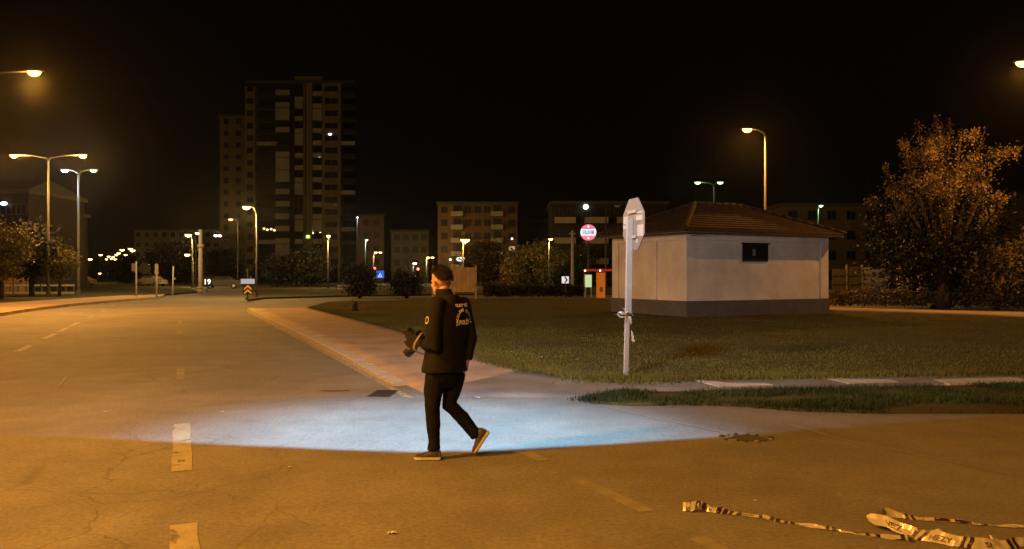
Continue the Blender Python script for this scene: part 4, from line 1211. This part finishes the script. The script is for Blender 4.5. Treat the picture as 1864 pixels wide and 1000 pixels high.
# blue crossing sign
cp = gp(692, 527, .0); ch = thing('crossing_sign', 'blue square crossing sign with white triangle beside the left red signal', 'road sign', tuple(cp), facing(cp))
k = cp.y/F; zc = lambda y: H-(y-CY)*k-cp.z; post(ch, zc(493), .04, 'darkpole')
pl = MB().box(-7*k, 7*k, -.06, -.03, zc(506.5), zc(493)).build('panel', emis((.02, .14, .80), .9), ch)  # reflected light painted in as glow, on triangle and figure too
MB().poly([(-4*k,-.064,zc(505)),(4*k,-.064,zc(505)),(.1*k,-.064,zc(497))]).build('triangle', emis((.75, .88, 1.0), 1.0), pl)
m2 = MB(); m2.poly([(-.5*k,-.068,zc(500)),(1*k,-.068,zc(500)),(1.2*k,-.068,zc(502.5)),(2.5*k,-.068,zc(505)),(1.3*k,-.068,zc(505)),(.3*k,-.068,zc(503)),(-1.2*k,-.068,zc(505)),(-2.2*k,-.068,zc(505)),(-.6*k,-.068,zc(502))]); m2.build('walking_figure', emis((.05, .2, .6), .5), pl)
# give-way style triangle
cp = gp(757, 528, .0); ch = thing('warning_sign', 'small pale triangular sign under the right red signal', 'road sign', tuple(cp), facing(cp))
k = cp.y/F; zc = lambda y: H-(y-CY)*k-cp.z; post(ch, zc(505), .04, 'darkpole')
pl = MB().prism([(-4.5*k,-.05),(4.5*k,-.05),(4.5*k,-.03),(-4.5*k,-.03)], zc(515), zc(514.6)).build('frame', 'black', ch)
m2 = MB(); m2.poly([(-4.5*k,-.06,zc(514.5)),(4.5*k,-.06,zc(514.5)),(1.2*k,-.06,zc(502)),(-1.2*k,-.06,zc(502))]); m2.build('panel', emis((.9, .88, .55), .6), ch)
# traffic signals with red aspect
for px, py, by, lab in ((682, 489, 526, 'traffic signal showing red above the blue crossing sign'), (761, 490, 527, 'traffic signal showing red behind the head of the walking man')):
    cp = gp(px, by); k = cp.y/F; zc = lambda y: H-(y-CY)*k-cp.z
    t = thing('traffic_signal', lab, 'traffic light', tuple(cp), facing(cp), 'red traffic signals'); post(t, zc(py+8), .05, 'darkpole')
    MB().box(-.16,.16,-.12,.10, zc(py)-.78, zc(py)+.2).build('housing', 'black', t)
    for i in range(3):
        zz = zc(py)-i*.30
        mt_ = emis((1.0, .10, .05), 9.0) if i == 0 else M['glass']
        MB().ell((0,-.125,zz), (.14,.05,.14), 12, 6).build('lens', mt_, t, True)
        MB().tube([(0,-.12,zz+.01),(0,-.28,zz+.01)], .13, 10, False).build('visor', 'black', t)
# round lit shop sign on a post
cp = gp(1071, 533, .0); cp = Vector((at(1071,0,62).x, 62, 0)); ch = thing('shop_sign', 'round lit red and white shop sign high on a post', 'sign', tuple(cp), facing(cp))
k = cp.y/F; zc = lambda y: H-(y-CY)*k
post(ch, zc(438), .06, 'darkpole')
def disc(r, y, z, n=28): return [(math.cos(2*math.pi*i/n)*r, y, z+math.sin(2*math.pi*i/n)*r) for i in range(n)]
cz_ = zc(423.5); r_ = 14.6*k
m2 = MB(); a, b = disc(r_, -.12, cz_), disc(r_, .12, cz_); m2.v = a+b; n = 28
m2.f = [tuple(range(n)), tuple(range(2*n-1, n-1, -1))]+[(i, (i+1) % n, n+(i+1) % n, n+i) for i in range(n)]
dk = m2.build('disc', emis((1.0, .20, .27), 1.0), ch)
m2 = MB(); lo_, hi_ = -.42*r_, .46*r_
pts = [(math.cos(t_)*r_*.985, math.sin(t_)*r_*.985) for t_ in [2*math.pi*i/72 for i in range(72)]]
pts = [(x, max(lo_, min(hi_, y))) for x, y in pts]
m2.poly([(x, -.125, cz_+y) for x, y in pts]); bd_ = m2.build('band', emis((.86, .86, 1.0), 1.0), dk)
for zz in (.72, -.70): MB().ell((0,-.126,cz_+zz*r_), (.15*r_,.01,.14*r_), 10, 6).build('emblem', emis((1.0,.85,.9), 1.0), dk)
MB().box(-.62*r_,.62*r_,-.132,-.127,cz_+.47*r_,cz_+.53*r_).build('rule', 'black', dk)
M['signblue'] = mat("sign_letter_blue", (.02,.025,.10), .5, .3)
flat_text('1U1B', .62*r_, (0,0,cz_+.02*r_), M['signblue'], dk, -.13, sx=1.0)
# plain sign posts on the left island (seen from their backs)
for px, by, tp, lab, kind in ((248,540,476,'sign post with pale plate and round dark disc on the left island',0),(285,541,480,'narrow pale sign plate edge-on, middle of the left island posts',1),(314,537,485,'slim grey post leaning slightly, right of the left island posts',2)):
    cp = gp(px, by, .12); k = cp.y/F; zc = lambda y: H-(y-CY)*k-cp.z
    t = thing('sign_post', lab, 'sign post', tuple(cp), facing(cp), 'posts on the left island')
    MB().tube([(0,0,-.05),(.0 if kind < 2 else 1.5*k,0,zc(tp))], .05, 8).build('post', 'concrete', t, True)
    if kind == 0:
        MB().box(-7.5*k,-1*k,-.06,-.03,zc(494),zc(480)).build('plate', 'signgrey', t)
        m2 = MB(); a, b = disc(10*k, .05, zc(489)), disc(10*k, .07, zc(489)); m2.v = [(x+14*k, y, z) for x, y, z in a+b]
        m2.f = [tuple(range(n)), tuple(range(2*n-1, n-1, -1))]+[(i, (i+1) % n, n+(i+1) % n, n+i) for i in range(n)]
        m2.build('disc', 'black', t); MB().box(0, 5*k, .03, .05, zc(490), zc(488)).build('bracket', 'darkpole', t)
    if kind == 1: MB().box(-3*k, 3*k, -.07, -.05, zc(500), zc(481)).build('plate', 'concrete', t)
    if kind == 2: MB().box(.4*k, 5*k, -.06, -.04, zc(509), zc(506)).build('bracket', 'galv', t)
# thick mast with arm
cp = Vector((at(365,0,70).x, 70, .0)); k = cp.y/F; zc = lambda y: H-(y-CY)*k
t = thing('mast', 'thick pale steel mast with a collar near its foot', 'mast', tuple(cp), facing(cp))
MB().tube([(0,0,0),(0,0,zc(470)),(0,0,zc(469)),(0,0,zc(418))], [.19,.19,.17,.15], 14).build('pole', 'concrete', t, True)
MB().tube([(0,0,zc(452)),(0,0,zc(450)),(0,0,zc(446)),(0,0,zc(444))], [.17,.28,.28,.17], 14).build('box', 'concrete', t, True)
for y_ in (524, 530): MB().tube([(0,0,zc(y_+1.5)),(0,0,zc(y_-1.5))], [.24,.24], 14).build('collar', 'slab', t, True)
MB().tube([(0,0,zc(420)),(2.2,0,zc(424)),(3.6,0,zc(427))], [.035,.025,.02], 8).build('arm', 'darkpole', t, True)
MB().tube([(0,0,zc(421)),(-1.1,0,zc(420))], [.03,.025], 8).build('arm', 'darkpole', t, True)
for px in (391, 398): MB().ell(((px-365)*k,0,zc(429)), (.16,.12,.10), 10, 6).build('lamp', emis((1,.9,.7), 6.0), t, True)
# lit number sign
cp = Vector((at(377,0,75).x, 75, 0)); k = 75/F; zc = lambda y: H-(y-CY)*k
t = thing('number_sign', 'small dark sign with lit white characters right of the mast foot', 'sign', tuple(cp), facing(cp)); post(t, zc(520), .05, 'darkpole')
pn = MB().box(-7*k,9*k,-.04,.04,zc(522),zc(503)).build('panel', 'black', t)
flat_text('19', 13*k, (0,0,zc(513)), emis((1,.93,.75), 1.6), pn, -.05)
# concrete pole by the shrubs
cp = Vector((at(1042,0,68).x, 68, 0)); t = thing('utility_pole', 'grey concrete pole left of the round shop sign', 'pole', tuple(cp)); 
MB().tube([(0,0,0),(0,0,5.4)], [.17,.11], 10).build('shaft', 'concrete', t, True); MB().box(-.3,.3,-.04,.04,5.1,5.2).build('crossarm', 'concrete', t)

# wooden hoarding behind the man's head
wb = gp(866, 545, .12); k = wb.y/F; zc = lambda y: H-(y-CY)*k-wb.z
t = thing('notice_board', 'wooden notice board of upright planks on posts behind the head of the man', 'notice board', tuple(wb), facing(wb))
for x_ in (-78, -39, 0): MB().box((x_-1.6)*k, (x_+1.6)*k, -.05, .05, -.1, zc(484)).build('post', 'wood', t)
for i in range(9): MB().box((-76+i*8.3)*k, (-76+i*8.3+7.9)*k, -.09-.006*(i % 2), -.055, zc(532), zc(487)).build('plank', 'wood', t)
# bus stop: lit green panel, orange pillar, canopy with two lights
bs = gp(1082, 541, .1); k = bs.y/F; zc = lambda y: H-(y-CY)*k-bs.z
t = thing('lit_panel', 'pale green lit advertising panel on thin legs left of the orange pillar', 'panel', tuple(bs+Vector((-11*k,0,0))), facing(bs))
for x_ in (-5, 5): MB().box((x_-.6)*k,(x_+.6)*k,-.03,.03,-.05,zc(501)).build('leg', 'galv', t)
MB().box(-6*k,6*k,-.08,-.031,zc(523),zc(500.5)).build('panel', emis((.62,.85,.42), .75), t)
t = thing('orange_pillar', 'orange display pillar beside the left wall of the small building', 'pillar', tuple(bs+Vector((11.5*k,0,0))), facing(bs))
M['orange'] = mat("orange_board", (.72,.36,.11), .6, .3, .15, 3.0)
ob = MB().box(-8*k,8*k,-.12,.12,-.05,zc(497)).build('board', 'orange', t); MB().box(-8.6*k,8.6*k,-.14,.14,zc(497)+.002,zc(495)).build('cap', 'signred', t)
M['ink'] = mat("brown_ink", (.16,.08,.03), .6, .3); MB().ell((1*k,-.122,zc(527)), (3*k,.004,5*k), 12, 8).build('emblem', 'ink', ob)
t = thing('canopy', 'flat dark canopy with two small lights above the orange pillar', 'canopy', tuple(bs+Vector((0,.9,0))), facing(bs))
MB().box(-18*k,40*k,-.5,.7,zc(494),zc(490)).build('roof', 'signred', t)
for x_ in (-16, 36): MB().box((x_-1)*k,(x_+1)*k,-.05,.05,-.1,zc(494.1)).build('column', 'galv', t)
for x_ in (-14.5, 13): MB().ell((x_*k,-.52,zc(493)), (.05,.04,.05), 8, 6).build('light', emis((1,.85,.6), 9.0), t, True)

# fence with pale gate posts behind the hedge on the right
fy = 50.0; k = fy/F; fx = lambda px: (px-CX)*k; fz = lambda y: H-(y-CY)*k-.1
t = thing('fence', 'grey panel fence with dark rails behind the brown hedge on the right', 'fence', (0, fy, .1))
for i, (a, b, tp, m_) in enumerate(((1515,1540,490,'slabdark'),(1542,1568,486,'slabdark'),(1570,1603,487,'grey'),(1605,1622,488,'grey'),(1634,1660,492,'wood'),(1672,1700,490,'grey'),(1702,1730,494,'grey'))):
    MB().box(fx(a), fx(b), -.03, .03, -.1, fz(tp)).build('panel', m_, t)
for a in (1541,1569,1604,1632,1671,1701): MB().box(fx(a)-.04, fx(a)+.04, -.07, .07, -.1, fz(482)).build('fence_post', 'grey', t)
for y_ in (500, 516): MB().box(fx(1512), fx(1732), -.09, -.075, fz(y_)-.03, fz(y_)+.03).build('rail', 'slabdark', t)
M['gatepost'] = mat("pale_gate_post", (.62,.50,.34), .8, .2)
for px, lab in ((1627,'left of the two pale gate posts behind the brown hedge'),(1665,'right of the two pale gate posts behind the brown hedge')):
    t = thing('gate_post', lab, 'gate post', (fx(px), fy-.6, .1)); MB().box(-.10,.10,-.10,.10,-.1,fz(487)).build('shaft', 'gatepost', t); MB().box(-.13,.13,-.13,.13,fz(487)+.001,fz(485)).build('cap', 'gatepost', t)
gl = thing('yard_lamp', 'small lamp in the yard lighting the pale gate posts', 'lamp', (fx(1646), fy-4.5, .1)); post(gl, .9, .03, 'darkpole'); MB().ell((0,0,.95), (.05,.05,.07), 10, 6).build('lens', emis((1,.75,.4), 5.0), gl, True)
ld = bpy.data.lights.new("yard_light", 'POINT'); ld.energy = 60; ld.color = (1,.66,.3); ld.shadow_soft_size = .05; lo = bpy.data.objects.new("yard_light", ld); COL.objects.link(lo); lo.parent = gl; lo.location = (0,0,1.1)
# pale barrier left of the small dim tree
k = 80/F; t = thing('barrier', 'low pale roadside barrier left of the blue crossing sign', 'barrier', (at(637,0,80).x, 80, .0))
for x_ in (-20,-7,7,20): MB().box((x_-.8)*k,(x_+.8)*k,-.05,.05,0,.62).build('post', 'concrete', t)
for z_ in (.25,.55): MB().box(-23*k,23*k,-.09,-.051,z_-.07,z_+.07).build('rail', 'concrete', t)
# white low fence by the left trees
k = 62/F; t = thing('fence', 'low white fence between the trunks of the left trees', 'fence', (at(62,0,62).x, 62, .12))
for x_ in range(-4, 6): MB().box(x_*.62-.05,x_*.62+.05,-.04,.04,-.05,.85).build('fence_post', 'pole', t)
for z_ in (.12,.7): MB().box(-2.6,3.2,-.075,-.042,z_-.07,z_+.07).build('rail', 'grey', t)
# kiosk at far left
t = thing('market_stall', 'brown wooden stall under the left trees', 'stall', (at(17,0,64).x, 64, .12))
MB().box(-1.2,1.2,-.6,.6,-.05,1.5).build('body', 'stucco2', t); MB().box(-1.35,1.35,-.8,.7,1.501,1.62).build('roof', 'slabdark', t)
t = thing('sign_post', 'small pale sign on a thin post before the brown stall', 'sign post', (at(24,0,58).x, 58, .12)); post(t, 1.9, .03, 'concrete'); MB().box(-.22,.22,-.05,-.031,1.35,1.9).build('plate', 'slab', t)

# ------------------------------------------------------------------ parked cars down the road
def car(label, px, Y, rz, m_, lights):
    t = thing('parked_car', label, 'car', (at(px,0,Y).x, Y, 0), rz, 'cars parked down the road')
    prof = [(-2.1,.35),(-2.1,.78),(-1.95,.92),(-1.3,.98),(-.75,1.42),(.75,1.46),(1.45,1.0),(2.0,.9),(2.12,.7),(2.1,.35)]
    m2 = MB(); kk_ = len(prof)
    for y_, s_ in ((-.82,1),(.82,1)):
        m2.v += [(x, y_*(1 if z < 1.1 else .82), z) for x, z in prof]
    m2.f = [tuple(range(kk_-1,-1,-1)), tuple(kk_+i for i in range(kk_))]+[(i,(i+1)%kk_,kk_+(i+1)%kk_,kk_+i) for i in range(kk_)]
    b_ = m2.build('body', m_, t)
    for y_ in (-.80,.80):
        s_ = math.copysign(1, y_)
        MB().quad((-1.12,s_*.79,1.02),(1.3,s_*.79,1.02),(.72,s_*.70,1.40),(-.72,s_*.70,1.37)).build('window', 'glass', t)
        for x_ in (-1.3,1.32):
            w_ = MB().tube([(x_,y_-.1*s_,.32),(x_,y_+.04*s_,.32)], .32, 16).build('wheel', 'tyre', t); MB().tube([(x_,y_+.041*s_,.32),(x_,y_+.05*s_,.32)], .19, 12).build('rim', 'chrome', w_)
    for y_ in (-.6,.6):
        MB().box(2.08,2.13,y_-.15,y_+.15,.62,.76).build('headlight', emis((1,.9,.7), lights[0]) if lights[0] else 'glass', t)
        MB().box(-2.13,-2.08,y_-.15,y_+.15,.66,.80).build('tail_light', emis((1,.08,.04), lights[1]) if lights[1] else 'signred', t)
    return t
car('pale car parked behind the tall pale lamp pole on the left', 146, 118, R(10), 'car', (0, 0))
car('dark red-lit car at the left end of the far road', 120, 122, R(5), 'cardark', (0, 1.0))
car('pale car parked right of the round dark disc', 276, 112, R(-20), 'car', (0, 0))
car('dark car under the tower block, left of the chevron sign', 405, 95, R(15), 'cardark', (0, 0))

# ------------------------------------------------------------------ buildings
def window_mesh(w, h):
    fr_ = MB(); b_ = .09
    for x0,x1,z0,z1 in ((-w/2,w/2,h-b_,h),(-w/2,w/2,0,b_),(-w/2,-w/2+b_,b_,h-b_),(w/2-b_,w/2,b_,h-b_),(-.04,.04,b_,h-b_)): fr_.box(x0,x1,-.06,.0,z0,z1)
    return fr_.mesh('window'), MB().quad((-w/2+b_,-.02,b_),(w/2-b_,-.02,b_),(w/2-b_,-.02,h-b_),(-w/2+b_,-.02,h-b_)).mesh('pane')
def building(label, px0, px1, top, Y, depth, floors, cols, wall, frame='pale', lit=(), roofm='slabdark', balc=(), base_h=0.5, turn=None, wsize=(1.3,1.3), pitched=False, balm='pale'):
    """front between pixels px0..px1 at depth Y; cols: window columns as fractions; balc: balcony columns (x0,x1 fractions)"""
    a, b = at(px0, 0, Y), at(px1, 0, Y); w = b.x-a.x; hgt = H-(top-CY)/F*Y
    t = thing('apartment_building', label, 'building', ((a.x+b.x)/2, Y, 0), 0)
    MB().box(-w/2, w/2, 0, depth, -.1, hgt).build('wall', wall, t)
    rf_ = MB().box(-w/2-.3, w/2+.3, -.35, depth+.3, hgt+.002, hgt+.45).build('roof', roofm, t)
    if pitched:
        m2 = MB(); m2.poly([(-w/2-.3,-.35,hgt+.46),(w/2+.3,-.35,hgt+.46),(w/2-1,depth/2,hgt+2.2),(-w/2+1,depth/2,hgt+2.2)]); m2.poly([(w/2+.3,-.35,hgt+.46),(w/2+.3,depth,hgt+.46),(w/2-1,depth/2,hgt+2.2)]); m2.poly([(-w/2-.3,depth,hgt+.46),(-w/2-.3,-.35,hgt+.46),(-w/2+1,depth/2,hgt+2.2)]); m2.build('tiled_slope', roofm, rf_)
    fh = hgt/floors; wm, pm_ = window_mesh(*wsize)
    for fl in range(floors):
        for ci, cx in enumerate(cols):
            o = obj('window', wm, frame, t); o.location = ((cx-.5)*w, -.003, fl*fh+fh*.32)
            me = pm_
            if (fl, ci) in lit:
                me = pm_.copy(); me.materials.clear(); p_ = obj('pane', me, emis(*lit[(fl, ci)]), o)
            else: obj('pane', pm_, 'glass', o)
    for x0_, x1_ in balc:
        bw = (x1_-x0_)*w
        sl = MB().box(-bw/2, bw/2, -1.3, -.004, 0, .16).mesh('balcony'); pr_ = MB().box(-bw/2, bw/2, -1.32, -1.22, .161, 1.05).box(-bw/2, -bw/2+.1, -1.215, -.004, .161, 1.05).box(bw/2-.1, bw/2, -1.215, -.004, .161, 1.05).mesh('parapet')
        dg_ = MB().box(-bw*.32, bw*.32, -.05, -.004, .165, 2.3).mesh('balcony_door')
        for fl in range(1, floors):
            o = obj('balcony', sl, 'slabdark', t); o.location = (((x0_+x1_)/2-.5)*w, 0, fl*fh)
            obj('parapet', pr_, balm, o); obj('balcony_door', dg_, 'glass', o)
    return t, w, hgt, fh
# the tower: piers, loggia recesses and parapets
Yt = 190.0
a, b = at(446, 0, Yt), at(647, 0, Yt); tw = b.x-a.x; th_ = H+(CY-153)/F*Yt
tow = thing('tower_block', 'tall dark apartment tower with stacked balconies and pale parapets', 'building', (a.x, Yt, 0))
fx_ = lambda px: (px-446)/F*Yt
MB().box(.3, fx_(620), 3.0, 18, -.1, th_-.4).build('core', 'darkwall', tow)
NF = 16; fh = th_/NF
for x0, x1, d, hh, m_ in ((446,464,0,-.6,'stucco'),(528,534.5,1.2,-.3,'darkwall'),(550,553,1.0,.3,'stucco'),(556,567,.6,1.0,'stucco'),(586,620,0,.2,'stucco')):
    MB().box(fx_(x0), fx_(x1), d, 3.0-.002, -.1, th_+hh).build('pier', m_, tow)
MB().box(fx_(446), fx_(647), -.2, 17, th_+.3, th_+.75).build('roof_slab', 'slabdark', tow)
MB().box(fx_(535), fx_(586), .4, 8, th_+.76, th_+1.9).build('parapet_wall', 'stucco', tow)
rnd = random.Random(9)
for fl in range(1, NF+1):
    z = (fl-1)*fh+.2
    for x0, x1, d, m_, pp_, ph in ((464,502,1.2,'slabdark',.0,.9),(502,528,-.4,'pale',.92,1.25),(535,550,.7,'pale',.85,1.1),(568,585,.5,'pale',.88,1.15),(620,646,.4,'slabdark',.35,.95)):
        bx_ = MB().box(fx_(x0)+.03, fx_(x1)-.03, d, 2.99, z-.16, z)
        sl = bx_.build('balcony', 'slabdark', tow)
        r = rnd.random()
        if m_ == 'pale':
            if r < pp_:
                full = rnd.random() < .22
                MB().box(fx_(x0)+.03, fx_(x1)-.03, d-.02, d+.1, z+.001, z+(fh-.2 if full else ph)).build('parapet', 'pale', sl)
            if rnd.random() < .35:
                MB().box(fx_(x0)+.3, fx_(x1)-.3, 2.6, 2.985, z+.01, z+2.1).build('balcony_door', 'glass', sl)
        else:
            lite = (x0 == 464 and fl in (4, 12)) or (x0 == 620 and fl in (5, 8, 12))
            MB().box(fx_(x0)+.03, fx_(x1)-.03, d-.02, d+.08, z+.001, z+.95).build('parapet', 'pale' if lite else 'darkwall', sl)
wm, pm_ = window_mesh(1.5, 1.4)
for fl in range(NF):
    for px in (597, 609):
        o = obj('window', wm, 'slabdark', tow); o.location = (fx_(px), -.003, fl*fh+1.1); obj('pane', pm_, 'glass', o)
    o = obj('window', wm, 'slabdark', tow); o.location = (fx_(455), -.003, fl*fh+1.1); obj('pane', pm_, 'glass', o)
for px, py, s_, cl_ in ((601,245,.30,(.9,.9,1.0)),(581,286,.16,(1,.9,.8))):
    MB().ell((fx_(px), -.15 if px > 590 else .3, H+(CY-py)/F*Yt), (s_*1.5,.1,s_*.7), 8, 6).build('wall_light', emis(cl_, 5.0 if px > 590 else .5), tow, True)
for px, py in ((478,416),(484,418),(491,417),(497,419),(568,420),(571,414),(567,424),(581,422)):
    MB().ell((fx_(px), 1.1, H+(CY-py)/F*Yt), (.3,.1,.25), 8, 6).build('balcony_light', emis((1,.7,.35), 2.5), tow, True)
MB().box(fx_(556), fx_(563), .5, .59, H+(CY-434)/F*Yt, H+(CY-428)/F*Yt).build('lit_sign', emis((.65,.9,.2), 1.2), tow)
MB().box(fx_(580), fx_(597), -4, -.1, H+(CY-482)/F*Yt, H+(CY-480)/F*Yt).build('canopy_edge', 'pale', tow)
# ground floor shops: dark, one pale panel
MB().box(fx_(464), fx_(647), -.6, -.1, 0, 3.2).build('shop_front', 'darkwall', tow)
MB().box(fx_(552), fx_(567), -.75, -.61, .2, 2.2).build('pale_board', 'pale', tow)

building('brown lower wing of the tower block on its left side', 400, 447, 212, 201, 14, 14, (.25,.72), 'stucco', 'slabdark', {}, balc=())
building('pale grey apartment block behind the mast with rows of windows', 244, 402, 420, 215, 12, 5, [.05+.1*i for i in range(10)], 'grey', 'pale', {}, wsize=(1.3,1.5))
building('dark pitched house at the left edge with one white wall light', -60, 52, 352, 92, 12, 3, (.55,.72,.88), 'darkwall', 'slabdark', {}, pitched=True)
building('low dim house stepping down right of the pitched house', 52, 90, 388, 100, 9, 3, (.3,.7), 'darkwall', 'slabdark', {})
building('brick apartment block with two balcony columns behind the man', 797, 942, 372, 150, 14, 6, (.08,.38,.5,.62,.93), 'stucco2', 'slabdark', {(2,4): ((1,.8,.5), .5)}, balc=((.17,.32),(.67,.82)), base_h=.5)
building('low dim block between the tower and the brick block', 712, 780, 422, 172, 12, 4, (.15,.4,.65,.88), 'stucco', 'slabdark', {})
building('narrow dim slab just right of the tower block', 652, 699, 394, 175, 12, 5, (.3,.7), 'stucco2', 'slabdark', {})
building('dark brown block between the brick block and the shop sign', 945, 1004, 404, 165, 12, 4, (.3,.7), 'darkwall', 'slabdark', {})
building('dim apartment block with long balconies behind the round shop sign', 1005, 1215, 372, 120, 12, 4, (.06,.16,.30,.5,.7,.9), 'darkwall', 'slabdark', {}, balc=((.02,.2),(.28,.48),(.56,.8)))
building('dim block behind the small building roof on the right', 1425, 1602, 376, 110, 12, 4, (.1,.3,.5,.7,.9), 'stucco2', 'slabdark', {})
building('plain dim block behind the right edge trees', 1795, 1960, 354, 85, 12, 4, (.2,.5,.8), 'stucco', 'slabdark', {})
# small lights on walls that show as points
def wall_light(label, px, py, Y, col, st_, r=.18, sx=1.0):
    p = at(px, py, Y); t = thing('wall_lamp', label, 'lamp', tuple(p+Vector((0,.0,0))))
    MB().ell((0,-.2,0), (r*sx,.1,r), 10, 6).build('lens', emis(col, st_), t, True); MB().box(-.06,.06,-.12,.3,-.05,.05).build('bracket', 'darkpole', t)
wall_light('white lamp on the wall of the dark pitched left house', 9, 371, 91.7, (.95,.97,1), 4, .22, 1.9)
wall_light('white lamp on the roof line of the block behind the shop sign', 1066, 377, 119.7, (.8,.95,1), 7, .38)
wall_light('bluish lit window light low on the brick block above the notice board', 839, 472, 149.7, (.8,.9,1), 1.6, .45, 2.0)
wall_light('tiny warm light on the brick block left of the bluish light', 820, 473, 149.7, (1,.8,.5), 4, .2)
wall_light('tiny white light right of the second balcony column', 932, 435, 149.7, (1,.9,.8), 3, .2)

# ------------------------------------------------------------------ added thin haze, standing in for lens glow round the lamps
hz = MB().box(-420, 420, -75, 720, -1.2, 62).build('haze', None); stuff(hz)
hz['label'] = 'added thin haze that gives the lamps their glow'; hz['category'] = 'haze'
hmat = bpy.data.materials.new("glow_haze"); hmat.use_nodes = True
for n_ in list(hmat.node_tree.nodes):
    if n_.type == 'BSDF_PRINCIPLED': hmat.node_tree.nodes.remove(n_)
pv = hmat.node_tree.nodes.new("ShaderNodeVolumePrincipled")
pv.inputs["Color"].default_value = (.9, .9, .9, 1); pv.inputs["Density"].default_value = 0.00007; pv.inputs["Anisotropy"].default_value = 0.92
hmat.node_tree.links.new(pv.outputs[0], hmat.node_tree.nodes["Material Output"].inputs["Volume"])
hz.data.materials.append(hmat)
